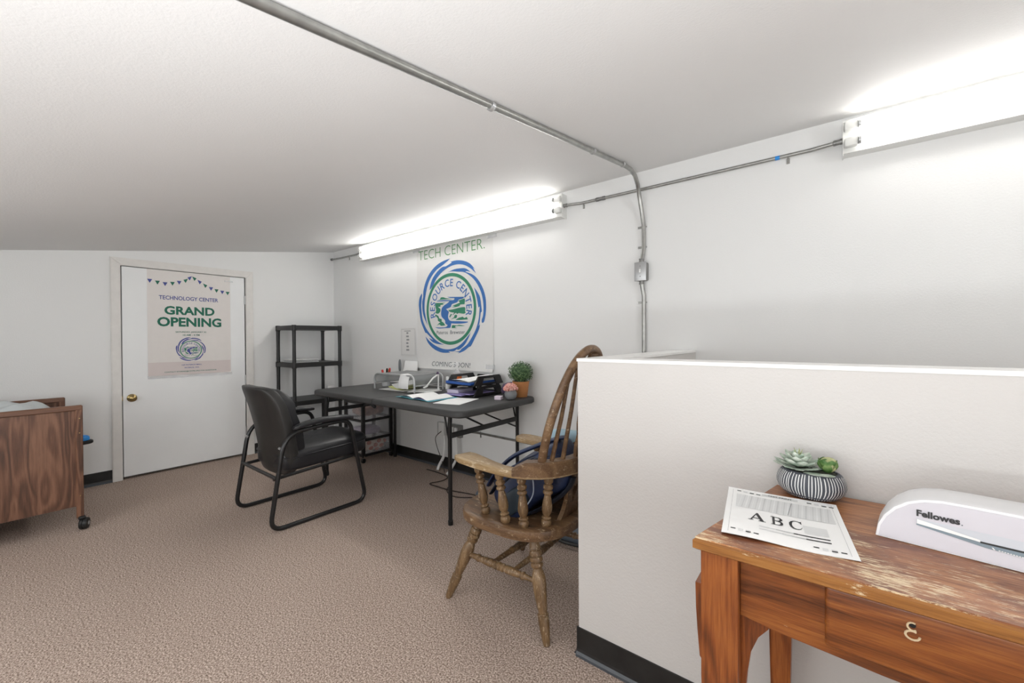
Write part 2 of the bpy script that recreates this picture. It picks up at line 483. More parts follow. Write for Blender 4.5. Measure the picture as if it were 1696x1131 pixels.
def baseboard(name, runs):
    g = G(); g2 = G()
    for a, b, n in runs:            # start, end, outward normal
        a = Vector((*a, 0)); b = Vector((*b, 0)); n = Vector((*n, 0))
        prof = [(.0, .0), (.017, .0), (.014, .007), (.008, .015), (.0055, .024), (.005, .101), (0, .1016)]
        for gg, ps in ((g, prof[3:] + [(0, .015)]), (g2, [(0, 0)] + prof[1:4] + [(0, .015)])):
            k = len(ps)
            vs = [a + n * p[0] + Vector((0, 0, p[1])) for p in ps] + [b + n * p[0] + Vector((0, 0, p[1])) for p in ps]
            fs = [(i, (i + 1) % k, k + (i + 1) % k, k + i) for i in range(k)] + [tuple(range(k))[::-1], tuple(range(k, 2 * k))]
            gg.add(vs, fs)
    o = struct(g, name, 'base'); struct(g2, 'toe', 'base2', o)
    return o
baseboard('baseboard_left', [((0, -.869), (0, 0), (1, 0)), ((0, YN), (0, -1.922), (1, 0))])
baseboard('baseboard_right', [((0, 0), (PX, 0), (0, -1))])
baseboard('baseboard_partition', [((PX - .006, PY), (XR, PY), (0, -1)), ((PX, 0), (PX, PY - .006), (-1, 0))])

# door
d = bpy.data.objects.new('door_1', None); COL.objects.link(d); d['kind'] = 'structure'
d.location = (0, -1.4, 0); d.matrix_world = Matrix.Translation((0, -1.4, 0))
G().rbox((-.016, -1.3975, .909), (.036, .909, 1.776), .003, 1).build('door_slab', 'doorw', d)
def casing(pts):
    g = G(); prof = [(0, 0), (0, .014), (.01, .018), (.055, .018), (.068, .012), (.068, 0)]
    return g
TO = (-1.9215, -.869, 1.865)
for nm, pl in (('side_casing', [(-1.9215, 0), (DY0 - .002, 0), (DY0 - .002, DZ + .002), (-1.9215, 1.865)]),
               ('side_casing', [(DY1 + .002, 0), (-.869, 0), (-.869, 1.865), (DY1 + .002, DZ + .002)]),
               ('head_casing', [(-1.9215, 1.865), (DY0 - .002, DZ + .002), (DY1 + .002, DZ + .002), (-.869, 1.865)])):
    cx = sum(p[0] for p in pl) / 4; cy = sum(p[1] for p in pl) / 4
    g = G().plate(pl, (0.0005, 0, 0), (0, 1, 0), (0, 0, 1), .013)
    # a slightly narrower raised face gives the casing its stepped profile
    g.plate([(p[0] + (.006 if p[0] < cx else -.006), p[1] if p[1] < .01 else p[1] + (.006 if p[1] < cy else -.006)) for p in pl], (.0135, 0, 0), (0, 1, 0), (0, 0, 1), .005)
    g.build(nm, 'frame', d, smooth=False)
g = G(); g.b2((-.12, DY0 - .02, 0), (-.0, DY0 + .0, DZ)); g.b2((-.12, DY1, 0), (0, DY1 + .02, DZ)); g.b2((-.12, DY0, DZ), (0, DY1, DZ + .02))
g.b2((-.075, DY0, 0), (-.06, DY1, DZ))
g.build('jamb', plain('dark_jamb', '#8a8884', .6), d, smooth=False)
k = G().lathe((.002, -1.796, .683), (.062, -1.796, .683), [(0, .033), (.05, .033), (.12, .028), (.2, .014), (.45, .012), (.55, .02), (.68, .027), (.85, .026), (.95, .018), (1, .004)], 20).build('door_knob', 'brass', d)
G().lathe((.062, -1.796, .683), (.066, -1.796, .683), [(0, .008), (.7, .007), (1, .003)], 12).build('keyhole', 'brass', k)
for z in (1.575, .77, .25):
    G().lathe((.006, -.9415, z - .045), (.006, -.9415, z + .045), [(0, .006), (.97, .006), (1, .003)], 10).build('hinge', 'steel', d)
G().b2((.0, -1.862, .665), (.004, -1.852, .705)).build('strike_plate', 'brass', d)

# added windows, out of view, built around the two fill lights
w = bpy.data.objects.new('added_window_1', None); COL.objects.link(w); w['kind'] = 'structure'
w.location = (XR, -2.95, .5); w.matrix_world = Matrix.Translation((XR, -2.95, .5))
x = XR
G().b2((x - .03, -3.65, .66), (x, -3.6, 1.64)).b2((x - .03, -2.3, .66), (x, -2.25, 1.64)).b2((x - .03, -3.65, .64), (x, -2.25, .69)).b2((x - .03, -3.65, 1.6), (x, -2.25, 1.645)).build('added_window_frame', 'frame', w, smooth=False)
G().b2((x - .015, -3.6, .69), (x - .002, -2.3, 1.6)).build('added_pane', 'whiteplastic', w, smooth=False)
w = bpy.data.objects.new('added_window_2', None); COL.objects.link(w); w['kind'] = 'structure'
w.location = (2.6, YN, .4); w.matrix_world = Matrix.Translation((2.6, YN, .4))
y = YN
G().b2((1.24, y, .72), (1.29, y + .03, 1.53)).b2((3.91, y, .72), (3.96, y + .03, 1.53)).b2((1.24, y, .70), (3.96, y + .03, .75)).b2((1.24, y, 1.5), (3.96, y + .03, 1.55)).build('added_window_frame', 'frame', w, smooth=False)
G().b2((1.29, y + .002, .75), (3.91, y + .015, 1.5)).build('added_pane', 'whiteplastic', w, smooth=False)

# ================================================================ FLUORESCENT LAMPS AND CONDUIT
def lamp(x0, x1, label):
    r = thing('fluorescent_light', ((x0 + x1) / 2, 0, 2.03), label, 'lamp', 'strip lights on the poster wall')
    g = G().plate([(0, 2.018), (-.064, 2.020), (-.064, 2.034), (-.058, 2.036), (-.058, 2.162), (-.064, 2.164), (-.064, 2.172), (0, 2.174)][::-1], (x0, 0, 0), (0, 1, 0), (0, 0, 1), x1 - x0)
    g.build('housing', 'fixture', r, smooth=False)
    for x, s in ((x0, 1), (x1, -1)):
        G().b2((x - s * .003, -.066, 2.012), (x, -.0005, 2.178)).build('end_plate', 'fixture', r, smooth=False)
        for z in (2.063, 2.137):
            sk = G().rbox((x + s * .028, -.072, z), (.05, .036, .04), .008, 2).build('socket', 'fixture', r)
            G().lathe((x + s * .053, -.082, z), (x + s * .062, -.082, z), [(0, .0192), (1, .0192)], 14).build('tube_cap', 'steel', sk)
    for z in (2.063, 2.137):
        G().lathe((x0 + .062, -.082, z), (x1 - .062, -.082, z), [(0, .017), (.002, .019), (.998, .019), (1, .017)], 14).build('tube', 'tube', r)
    return r
lamp(.665, 3.205, 'lit two-tube strip light above the tech center wall poster')
lamp(4.728, 7.2, 'lit two-tube strip light above the half wall, cut by the right edge')

def strap(g, p, ax, r=.012):
    """one-hole pipe strap around the pipe at p running along ax (x, y or z), on the poster wall"""
    p = Vector(p)
    if ax == 'x':
        g.tube([p + Vector((0, -.001 + r * math.sin(a), r * math.cos(a))) for a in [PI * (k / 8) * -1 for k in range(9)]], .003, 6)
        g.b2((p.x - .007, -.004, p.z - r - .026), (p.x + .007, -.001, p.z - r + .002))
        g.lathe((p.x, -.008, p.z - r - .016), (p.x, -.003, p.z - r - .016), [(0, .003), (1, .004)], 8)
    else:
        g.tube([p + Vector((r * math.cos(a), -.001 + r * math.sin(a), 0)) for a in [PI * (k / 8) * -1 for k in range(9)]], .003, 6)
        g.b2((p.x - r - .026, -.004, p.z - .007), (p.x - r + .002, -.001, p.z + .007))
        g.lathe((p.x - r - .016, -.008, p.z), (p.x - r - .016, -.003, p.z), [(0, .003), (1, .004)], 8)
    return g
def coupling(a, b, par, r=.0135):
    G().lathe(a, b, [(0, r * .8), (.06, r), (.3, r), (.33, r * .9), (.66, r * .9), (.7, r), (.94, r), (1, r * .8)], 12).build('coupling', 'galvdark', par)
ZC = 2.096
c = thing('conduit', (3.96, -.02, ZC), 'galvanised conduit running level between the two strip lights', 'conduit')
G().tube([(3.207, -.04, ZC), (3.26, -.035, ZC), (3.33, -.014, ZC), (3.8, -.014, ZC - .003), (4.6, -.014, ZC - .005), (4.68, -.03, ZC - .006), (4.726, -.036, ZC - .006)], .0095, 12).build('pipe', 'galv', c)
coupling((3.205, -.04, ZC), (3.235, -.038, ZC), c); coupling((3.44, -.014, ZC - .001), (3.51, -.014, ZC - .001), c); coupling((4.69, -.032, ZC - .006), (4.727, -.036, ZC - .006), c)
strap(G(), (3.345, 0, ZC), 'x').build('strap', 'galv', c); strap(G(), (4.51, 0, ZC - .005), 'x').build('strap', 'galv', c)
lab(G().lathe((4.455, -.014, ZC - .005), (4.475, -.014, ZC - .005), [(0, .0103), (1, .0103)], 12).build('tape_band', 'skyblue', c), 'blue tape band')
c = thing('conduit', (.3, -.02, 2.12), 'short conduit stub from the strip light into the room corner', 'conduit')
G().tube([(.66, -.035, 2.112), (.5, -.016, 2.112), (.2, -.016, 2.115), (.07, -.016, 2.118), (.004, -.03, 2.118)], .0095, 12).build('pipe', 'galv', c)
strap(G(), (.36, 0, 2.113), 'x').build('strap', 'galv', c)
coupling((.004, -.03, 2.118), (.03, -.024, 2.118), c, .014)

XC = 3.765
c = thing('conduit', (XC, -.015, 1.1), 'long conduit crossing the ceiling and turning down the wall to the switch', 'conduit')
path = [(XC, -4.2, cz(-4.2) - .016), (XC, -2.2, cz(-2.2) - .016), (XC, -1.0, cz(-1.0) - .016), (XC, -.30, cz(-.3) - .02)]
path += [(XC, -.22, cz(-.22) - .027), (XC - .002, -.15, cz(-.15) - .05), (XC - .006, -.095, 2.10), (XC - .008, -.06, 2.03), (XC - .006, -.03, 1.95), (XC, -.016, 1.87), (XC, -.015, 1.8), (XC, -.015, 1.72), (XC - .004, -.022, 1.68), (XC - .008, -.03, 1.64)]
G().tube(path, .0125, 12).build('pipe', 'galv', c)
G().tube([(XC - .008, -.03, 1.52), (XC - .006, -.024, 1.48), (XC, -.015, 1.43), (XC, -.015, 1.35), (XC, -.015, .35)], .0125, 12).build('pipe', 'galv', c)
coupling((XC - .008, -.03, 1.635), (XC - .008, -.03, 1.66), c, .016); coupling((XC - .008, -.03, 1.5), (XC - .008, -.03, 1.525), c, .016)
for z in (1.86, 1.735, 1.39): strap(G(), (XC, 0, z), 'z', .0145).build('strap', 'galv', c)
for y in (-.34, -.70, -1.455, -2.6):
    g = G()
    for dy in (-.005, 0, .005): g.tube([(XC + .0145 * math.cos(a), y + dy, cz(y) - .016 - .0145 * math.sin(a)) for a in [PI * (k - 1) / 10 for k in range(13)]], .0035, 6)
    g.build('strap', 'steel', c)
s = thing('light_switch', (XC - .008, 0, 1.58), 'grey metal switch box on the vertical conduit', 'switch')
G().rbox((XC - .008, -.026, 1.578), (.072, .05, .112), .008, 2).build('box', 'galvdark', s)
G().rbox((XC - .008, -.053, 1.578), (.074, .006, .116), .004, 2).build('cover', 'steel', s)
G().rbox((XC - .008, -.058, 1.581), (.01, .012, .024), .003, 2).build('toggle', 'whiteplastic', s)
for z in (1.61, 1.547): G().lathe((XC - .008, -.058, z), (XC - .008, -.055, z), [(0, .003), (1, .004)], 8).build('screw', 'galvdark', s)

# wiring under the table
c = thing('conduit', (2.9, -.015, .37), 'low conduit on the wall under the folding table', 'conduit')
G().tube([(2.2, -.02, .372), (2.34, -.014, .378), (3.1, -.014, .37), (PX - .002, -.014, .365)], .0095, 10).build('pipe', 'galv', c)
strap(G(), (2.37, 0, .377), 'x').build('strap', 'galv', c); strap(G(), (2.98, 0, .371), 'x').build('strap', 'galv', c)
o = thing('wall_outlet', (1.95, 0, .36), 'grey surface outlet box with a white power strip plugged in', 'outlet')
G().rbox((1.925, -.02, .36), (.115, .038, .115), .005, 2).build('outlet_box', 'outlet', o)
G().rbox((1.925, -.041, .36), (.075, .004, .115), .002, 1).build('face_plate', 'whiteplastic', o)
G().rbox((2.1, -.02, .363), (.125, .038, .11), .005, 2).build('junction_box', 'galvdark', o)
for x in (2.075, 2.12): G().rbox((x, -.045, .36), (.03, .025, .075), .005, 2).build('plug', 'whiteplastic', o)
for nm, pts in (('cord', [(1.975, -.05, .31), (1.99, -.06, .22), (1.985, -.07, .13), (1.95, -.09, .05), (1.95, -.11, .012)]),
                ('cord', [(2.12, -.05, .33), (2.14, -.06, .25), (2.145, -.07, .14), (2.11, -.1, .05), (2.1, -.14, .012)])):
    t = solo(G().tube(bez(pts, 5), .013 if pts[0][0] < 2 else .011, 8), 'white_cord', 'whiteplastic', pts[-1], 'thick white cord hanging left of the outlet' if pts[0][0] < 2 else 'thick white cord hanging from the junction box plug', 'cord')
t = solo(G().tube(bez([(1.93, -.045, .34), (1.87, -.06, .28), (1.9, -.07, .2), (1.97, -.08, .1), (2.03, -.1, .004)], 6), .0035, 6), 'cable', 'cable_black', (2.03, -.1, 0), 'thin dark cable looping down from the outlet box', 'cable')
solo(G().tube(bez([(1.84, -.14, .005), (2.0, -.14, .005), (2.14, -.17, .005), (2.17, -.26, .005), (2.14, -.36, .005), (2.24, -.37, .005), (2.4, -.36, .005), (2.52, -.33, .005), (2.62, -.33, .012)], 6), .0045, 6), 'cable', 'cable_black', (2.3, -.3, 0), 'thin dark cable lying in bends on the carpet under the table', 'cable')
solo(G().tube(bez([(2.14, -.15, .02), (2.27, -.25, .005), (2.36, -.38, .005), (2.5, -.43, .005), (2.64, -.36, .01)], 6), .004, 6), 'cable', 'cable_black', (2.4, -.3, 0), 'thin dark cable curving from the white cord to the adapter', 'cable')
a = thing('power_adapter', (2.72, -.36, 0), 'dark grey power adapter on the carpet beside the wooden chair', 'adapter')
G().rbox((2.7, -.34, .035), (.1, .075, .066), .018, 3, Euler((0, 0, .5)).to_matrix()).build('body', 'casegrey', a)
G().tube(bez([(2.70, -.36, .03), (2.80, -.42, .03), (2.84, -.52, .012), (2.80, -.62, .006)], 5), .012, 8, flat=.35).build('strap', 'rubber', a)

# ================================================================ POSTERS
EMB = {
    'S1': '16,1407 -306,1362 -610,1252 -862,1069 -1034,843 -1134,594 -1147,422 -1192,272 -1184,21 -1132,-154 -1047,-301 -953,-439 -1004,-302 -1066,-85 -1090,88 -1073,302 -1028,485 -950,722 -800,949 -570,1136 -327,1240 -110,1338',
    'S2': '-1200,527 -1311,404 -1351,218 -1327,-1 -1264,-294 -1158,-499 -1062,-645 -1008,-660 -840,-775 -716,-868 -904,-796 -779,-903 -573,-973 -262,-997 -451,-938 -654,-833 -881,-661 -1049,-487 -1177,-268 -1228,-6 -1237,197 -1201,426',
    'S3': '-1052,-760 -969,-917 -801,-1059 -575,-1169 -294,-1227 -1,-1216 -78,-1183 152,-1173 303,-1077 246,-1125 358,-1123 542,-1009 687,-839 786,-671 615,-825 433,-970 209,-1078 -58,-1128 -332,-1111 -615,-1029 -800,-939 -926,-860',
    'S4': '919,531 1030,413 1130,265 1171,72 1194,-119 1157,-155 1116,-395 1076,-502 1132,-453 1089,-592 967,-782 800,-1021 720,-1054 540,-1161 301,-1237 357,-1203 152,-1189 357,-1170 450,-1102 668,-976 864,-749 1004,-533 1088,-280 1120,12 1077,-18 1036,170 978,378',
    'S5': '-74,1034 174,1088 453,1088 633,1057 801,948 668,986 605,975 896,861 1100,687 1249,459 1330,226 1348,-1 1327,-213 1267,-400 1192,-417 1192,-334 1235,-235 1254,-33 1230,195 1149,429 997,658 808,831 560,967 323,1006 79,1041',
    'S6': '-856,586 -834,712 -717,927 -510,1102 -308,1204 -150,1213 82,1287 25,1314 270,1324 545,1277 776,1177 966,1001 889,1054 1000,888 810,1037 562,1163 269,1211 -34,1173 -309,1066 -553,897 -719,702',
    'B': '-109,345 99,331 562,304 501,259 348,236 286,173 82,129 25,54 -161,7 -48,-78 -82,-179 -66,-270 29,-335 327,-350 690,-373 660,-399 403,-419 44,-404 28,-476 3,-527 -101,-530 -199,-528 -482,-534 -634,-496 -397,-507 -182,-500 -101,-451 -198,-391 -213,-311 -360,-179 -350,16 -258,103 -94,174 -29,221 -339,234 -558,242 -490,261 -191,261 130,239 178,292 4,309',
    'g1': '-592,273 -422,291 -372,346 -256,343 -174,315 99,269 -126,278 -339,280',
    'g2': '-592,203 -390,191 -175,190 -307,163 -241,137 -390,134 -391,87 -492,81 -392,18 -401,-51 -494,-110 -613,-87 -577,4 -611,99',
    'g3': '-639,-145 -579,-135 -478,-186 -445,-245 -345,-272 -346,-341 -263,-378 -198,-448 -363,-461 -447,-419 -557,-457 -463,-384 -396,-362 -504,-313 -512,-243',
    'g4': '325,210 569,260 584,199 568,102 408,100 378,68 238,42 49,41 191,67 81,85 207,111 394,156',
    'g5': '-80,-31 159,-9 346,15 559,25 597,-20 588,-85 611,-130 528,-154 345,-129 283,-149 236,-113 126,-165 94,-169 174,-111 0,-80',
    'g6': '31,-138 79,-151 -2,-238 -34,-215',
    'g7': '236,-169 282,-193 251,-259 157,-267 30,-296 157,-233 173,-189',
    'g8': '219,-314 328,-262 436,-244 497,-235 557,-270 647,-241 691,-313 556,-314 404,-320',
    'g9': '76,-466 123,-451 249,-465 372,-452 585,-484 449,-487 248,-482 186,-514 279,-538 59,-533',
}
EMB = {k: [tuple(int(q) / 1000 for q in p.split(',')) for p in v.split()] for k, v in EMB.items()}
def smooth_loop(pts, n=4, lim=62):
    """closed Catmull-Rom that keeps the sharp tips"""
    P = [Vector(p) for p in pts]; m = len(P); out = []
    def corner(i):
        a = P[i] - P[i - 1]; b = P[(i + 1) % m] - P[i]
        return a.length < 1e-6 or b.length < 1e-6 or math.degrees(a.angle(b)) > lim
    cr = [corner(i) for i in range(m)]
    for i in range(m):
        b, c = P[i], P[(i + 1) % m]
        a = b if cr[i] else P[i - 1]
        d = c if cr[(i + 1) % m] else P[(i + 2) % m]
        for k in range(n):
            t = k / n
            q = .5 * ((2 * b) + (c - a) * t + (2 * a - 5 * b + 4 * c - d) * t * t + (3 * b - a - 3 * c + d) * t ** 3)
            out.append((q.x, q.y))
    return out
EMB = {k: smooth_loop(v) for k, v in EMB.items()}
def emblem(parent, cx, cy, R, fn, e, blue, green, grey):
    P = lambda x, y, k=1: fn(cx + x * R, cy + y * R, e * k)
    for k in EMB:
        if k[0] == 'S': g = G(); flat_poly(g, EMB[k], lambda x, y: P(x, y)); g.build('emblem_swirl', blue, parent, smooth=False)
    g = G(); n = 64
    g.add([P(r * math.cos(2 * PI * i / n), r * math.sin(2 * PI * i / n)) for r in (1, .908) for i in range(n)],
          [(i, (i + 1) % n, n + (i + 1) % n, n + i) for i in range(n)])
    g.build('emblem_ring', green, parent, smooth=False)
    for k in EMB:
        if k[0] == 'g': g = G(); flat_poly(g, EMB[k], lambda x, y: P(x, y, 1.5)); g.build('emblem_trees', green, parent, smooth=False)
    g = G(); flat_poly(g, EMB['B'], lambda x, y: P(x, y)); g.build('emblem_river', blue, parent, smooth=False)
    g = G(); s = 'RESOURCE CENTER'
    wd = [.34 if ch == ' ' else max(v[0] for v in text2d(ch, .012)[0]) - min(v[0] for v in text2d(ch, .012)[0]) + .13 for ch in s]
    for i, ch in enumerate(s):
        if ch == ' ': continue
        a = math.radians(199 - 218 * (sum(wd[:i]) + wd[i] / 2) / sum(wd))
        vs, fs = text2d(ch, .012)
        w = max(v[0] for v in vs); w0 = min(v[0] for v in vs); h = max(v[1] for v in vs)
        k = .205 / h
        ca, sa = math.cos(a), math.sin(a)
        pts = []
        for x, y in vs:
            tx = (x - (w + w0) / 2) * k * .92; ty = y * k
            pts.append(P(ca * (.635 + ty) + sa * tx, sa * (.635 + ty) - ca * tx))
        g.add(pts, fs)
    g.build('emblem_lettering', blue, parent, smooth=False, kind='stuff')
    g = G(); text_in(g, 'Pateros  Brewster', -.56, .57, -.70, -.60, lambda x, y: P(x, y)); g.build('place_lettering', grey, parent, smooth=False, kind='stuff')

# tech center poster on the right wall
p = thing('wall_poster', (2.03, 0, .9), 'tall white TECH CENTER poster with blue swirl emblem on the right wall', 'poster')
def bend(x, z, e=0):      # the sheet bows out a little at its foot
    return (x, -.0035 - e - .02 * max(0, (1.02 - z) / .13) ** 2 * (1 - .2 * math.sin(6 * x)), z)
G().surf(lambda u, v: bend(1.555 + u * .965, .895 + v * 1.135), 24, 40).build('sheet', 'paper2', p)
g = G(); text_in(g, 'TECH CENTER.', 1.582, 2.43, 1.915, 2.003, lambda x, y: bend(x, y, .0012), -.012); g.build('headline', 'ink_tech', p, smooth=False, kind='stuff')
emblem(p, 2.012, 1.435, .319, lambda x, y, e: bend(x, y, e), .0012, 'ink_blue', 'ink_green', 'ink_grey')
g = G(); text_in(g, 'COMING SOON!', 1.775, 2.262, .92, .962, lambda x, y: bend(x, y, .0012), -.008); g.build('coming_soon_lettering', 'ink_grey', p, smooth=False, kind='stuff')
for x0, x1, z in ((1.50, 1.60, 2.03), (2.46, 2.56, 2.02), (2.44, 2.54, .95)):
    G().surf(lambda u, v: bend(x0 + u * (x1 - x0), z - .03 + v * .035, .0018), 6, 3).build('tape', 'film', p)
# notice and curling sheet to its left
p = thing('wall_notice', (1.41, 0, 1.0), 'small grey printed notice taped to the wall above the mesh riser', 'notice')
G().surf(lambda u, v: (1.295 + u * .235, -.004, 1.0 + v * .28), 1, 1).build('sheet', 'paper2', p)
g = G()
for i in range(6): g.b2((1.385 + .004 * (i % 2), -.0052, 1.055 + i * .033), (1.43 - .006 * (i % 3), -.0045, 1.072 + i * .033))
g.b2((1.355, -.0052, 1.245), (1.455, -.0045, 1.252))
for a, b in (((1.31, 1.012), (1.312, 1.268)), ((1.516, 1.012), (1.518, 1.268)), ((1.31, 1.012), (1.518, 1.014)), ((1.31, 1.266), (1.518, 1.268))): g.b2((a[0], -.0052, a[1]), (b[0], -.0045, b[1]))
g.build('print', 'ink_mid', p, smooth=False, kind='stuff')

# door poster
p = thing('door_poster', (0, -1.38, .84), 'pale GRAND OPENING poster taped to the white door', 'poster')
dm = lambda x, y, e=0: (.0035 + e, x, y)
G().surf(lambda u, v: dm(-1.69 + u * .622, .84 + v * .955), 1, 1).build('sheet', 'poster_door', p)
G().surf(lambda u, v: dm(-1.69 + u * .618, .855 + v * .12, .0008), 1, 1).build('footer_band', 'poster_band', p)
G().surf(lambda u, v: dm(-1.693 + u * .632 , .833 + v * .024, .0016 + .006 * math.sin(PI * u * 2) ** 2 * (1 - v)), 20, 2).build('tape', 'film', p)
G().surf(lambda u, v: dm(-1.115 + u * .07, 1.742 + v * .012, .0018), 2, 1).build('tape', 'film', p)
T = lambda x, y: dm(x, y, .0014)
g = G(); text_in(g, 'TECHNOLOGY CENTER', -1.612, -1.17, 1.536, 1.572, T, .015); g.build('headline', 'ink_indigo', p, smooth=False, kind='stuff')
g = G(); text_in(g, 'GRAND', -1.575, -1.2, 1.402, 1.48, T, .035); g.build('grand_lettering', 'ink_teal', p, smooth=False, kind='stuff')
g = G(); text_in(g, 'OPENING', -1.625, -1.146, 1.295, 1.38, T, .035); g.build('opening_lettering', 'ink_teal', p, smooth=False, kind='stuff')
g = G(); text_in(g, 'SATURDAY, JANUARY 22', -1.498, -1.268, 1.237, 1.253, T, .02); text_in(g, '10 AM - 4 PM', -1.445, -1.32, 1.211, 1.226, T, .02); g.build('date_lettering', 'ink_teal', p, smooth=False, kind='stuff')
g = G(); text_in(g, '169 PATEROS MALL', -1.455, -1.305, .938, .95, T, .02); text_in(g, 'PATEROS, WA.', -1.435, -1.325, .911, .924, T, .02); g.build('address_lettering', 'ink_indigo', p, smooth=False, kind='stuff')
g = G(); text_in(g, 'CONTACT RTORRES@CSCPB.ORG FOR QUESTIONS', -1.58, -1.19, .878, .891, T, .02); g.build('contact_lettering', 'ink_teal', p, smooth=False, kind='stuff')
emblem(p, -1.386, 1.083, .083, lambda x, y, e: dm(x, y, .0008 + e), .0008, 'ink_indigo', 'ink_green', 'ink_grey')
gb, gg = G(), G()
cxy = [(-1.672, 1.708), (-1.62, 1.698), (-1.568, 1.69), (-1.516, 1.698), (-1.468, 1.712), (-1.42, 1.732), (-1.39, 1.758), (-1.355, 1.757), (-1.315, 1.73), (-1.272, 1.7), (-1.226, 1.678), (-1.182, 1.662), (-1.135, 1.652), (-1.09, 1.645)]
for i, (x, y) in enumerate(cxy):
    tl = .15 if 4 < i < 10 else 0
    s = -1 if i < 7 else 1
    w = .017
    pts = [(x - w, y + s * -w * tl * 3), (x, y - .034), (x + w, y + s * w * tl * -3 * -1 * -1)]
    pts[2] = (x + w, y - s * w * tl * 3); pts[0] = (x - w, y + s * w * tl * 3)
    g = G(); flat_poly(g, pts, T); g.build('bunting_flag', 'ink_indigo' if i % 2 == 0 else 'ink_teal', p, smooth=False)

# ================================================================ WALNUT CART (left edge)
CX0, CX1, CY = .40, 1.0, -2.18
c = thing('rolling_cart', (.7, -2.7, 0), 'walnut laminate rolling cart with raised sides at the left edge', 'cart')
def side_panel(x, yr, s):
    """framed end panel in the plane x, right edge at yr"""
    yl = yr - 1.1
    pn = G().b2((x - .008, yl + .02, .145), (x + .004 * s, yr - .025, .745)).build('side_panel', 'walnut', c, smooth=False)
    g = G()
    g.rbox((x, yr - .015, .42), (.03, .032, .70), .004, 1); g.rbox((x, yl + .015, .42), (.03, .032, .70), .004, 1)
    g.build('corner_post', 'walnut', c)
    G().rbox((x, (yl + yr) / 2, .755), (.032, yr - yl, .032), .005, 1).build('top_rail', 'walnut_h', c)
    g = G()
    for z in (.69, .60, .21): g.lathe((x + s * .0145, yr - .014, z), (x + s * .0165, yr - .014, z), [(0, .004), (1, .003)], 8)
    g.build('screw', 'brass', c)
side_panel(CX1, CY, 1); side_panel(CX0, CY - .03, -1)
G().b2((CX0 + .01, CY - 1.08, .60), (CX1 - .01, CY - .04, .62)).build('tray_floor', 'walnut_h', c, smooth=False)
G().b2((CX0 + .01, CY - 1.08, .16), (CX1 - .01, CY - .04, .18)).build('lower_shelf', 'walnut_h', c, smooth=False)
for x in (CX1 - .005, CX0 + .005):
    for y in (CY - .015, CY - 1.07):
        k = G().lathe((x, y, .115), (x, y, .075), [(0, .009), (.2, .006), (1, .006)], 8)
        k.rbox((x + .012, y + .006, .072), (.05, .034, .02), .008, 2)
        k = k.build('caster', 'rubber', c)
        wv = Vector((.45, 1, 0)).normalized(); cc = Vector((x + .022, y + .016, .034))
        G().lathe(cc - wv * .02, cc + wv * .02, [(0, .02), (.05, .031), (.2, .034), (.42, .034), (.45, .03), (.55, .03), (.58, .034), (.8, .034), (.95, .031), (1, .02)], 18).build('wheel', 'rubber', k)
        G().lathe(cc - wv * .0225, cc + wv * .0225, [(0, .006), (.02, .012), (.98, .012), (1, .006)], 12).build('hub', 'steel', k)
# plastic sheeting in the tray
def bag(u, v):
    x = CX0 + .03 + u * (CX1 - CX0 - .06); y = CY - 1.0 + v * .93
    z = .70 + .045 * math.sin(7 * u + 3 * v) * math.sin(5 * v + 1) + .018 * math.sin(23 * u + 11 * v) + .012 * math.sin(31 * v - 9 * u)
    ed = min(u, 1 - u, v, 1 - v) * 8
    return (x, y, max(.625, z + .03 - .06 * max(0, 1 - ed)))
solo(G().surf(bag, 40, 50), 'plastic_sheet', 'bagfilm', (.7, -2.7, .625), 'crumpled translucent plastic sheeting heaped in the walnut cart', 'plastic sheet')
t = thing('hand_tool', (.62, -2.12, .43), 'bright blue and black rounded handle poking out behind the walnut cart', 'tool')
G().sup((.62, -2.155, .492), (.03, .045, .028), .7, .8).build('grip', 'skyblue', t)
G().sup((.62, -2.143, .471), (.034, .05, .016), .6, .8).build('base', 'rubber', t)
G().b2((.60, -2.23, .455), (.64, -2.14, .472)).build('stem', 'rubber', t)

# ================================================================ SHELF UNIT
s = thing('shelf_unit', (.245, -.41, 0), 'black plastic shelf unit standing in the room corner', 'shelf')
SX0, SX1, SY0, SY1 = .04, .452, -.672, -.15
for z in (1.315, .932, .545, .14):
    g = G().plate(rrect(SX0, SX1, SY0, SY1, .03, 4), (0, 0, z - .045), (1, 0, 0), (0, 1, 0), .04)
    g.plate(rrect(SX0 + .004, SX1 - .004, SY0 + .004, SY1 - .004, .028, 4), (0, 0, z - .005), (1, 0, 0), (0, 1, 0), .005)
    sh = g.build('shelf_board', 'bplastic', s)
    for y in (SY0 + .02, SY1 - .02):
        for x in (SX0 + .02, SX1 - .02):
            G().lathe((x, y, z - .055), (x, y, z + .004), [(0, .019), (.1, .0235), (.92, .0235), (1, .02)], 12).build('corner_collar', 'bplastic', sh)
for y in (SY0 + .02, SY1 - .02):
    for x in (SX0 + .02, SX1 - .02):
        for z0, z1 in ((0, .085), (.144, .49), (.549, .877), (.936, 1.26)):
            G().lathe((x, y, z0), (x, y, z1), [(0, .018), (.5, .0165), (1, .018)], 12).build('post', 'bplastic', s)
f = thing('file_sleeves', (.25, -.5, .932), 'flat stack of clear plastic sleeves on the middle shelf', 'sleeves')
for i in range(5):
    G().rbox((.24 + .008 * math.sin(i * 2.1), -.5 + .012 * math.sin(i * 3.3), .936 + i * .006), (.28, .25 - .01 * (i % 2), .004), .0015, 1, Euler((0, 0, .06 * math.sin(i * 5))).to_matrix()).build('sleeve', 'film' if i % 2 else 'paper', f)
j = thing('jar', (.31, -.215, .545), 'small clear lidded jar on the lower shelf of the corner unit', 'jar')
G().lathe((.31, -.215, .5455), (.31, -.215, .63), [(0, .03), (.06, .036), (.5, .038), (.9, .036), (1, .03)], 16).build('glass', 'film', j)
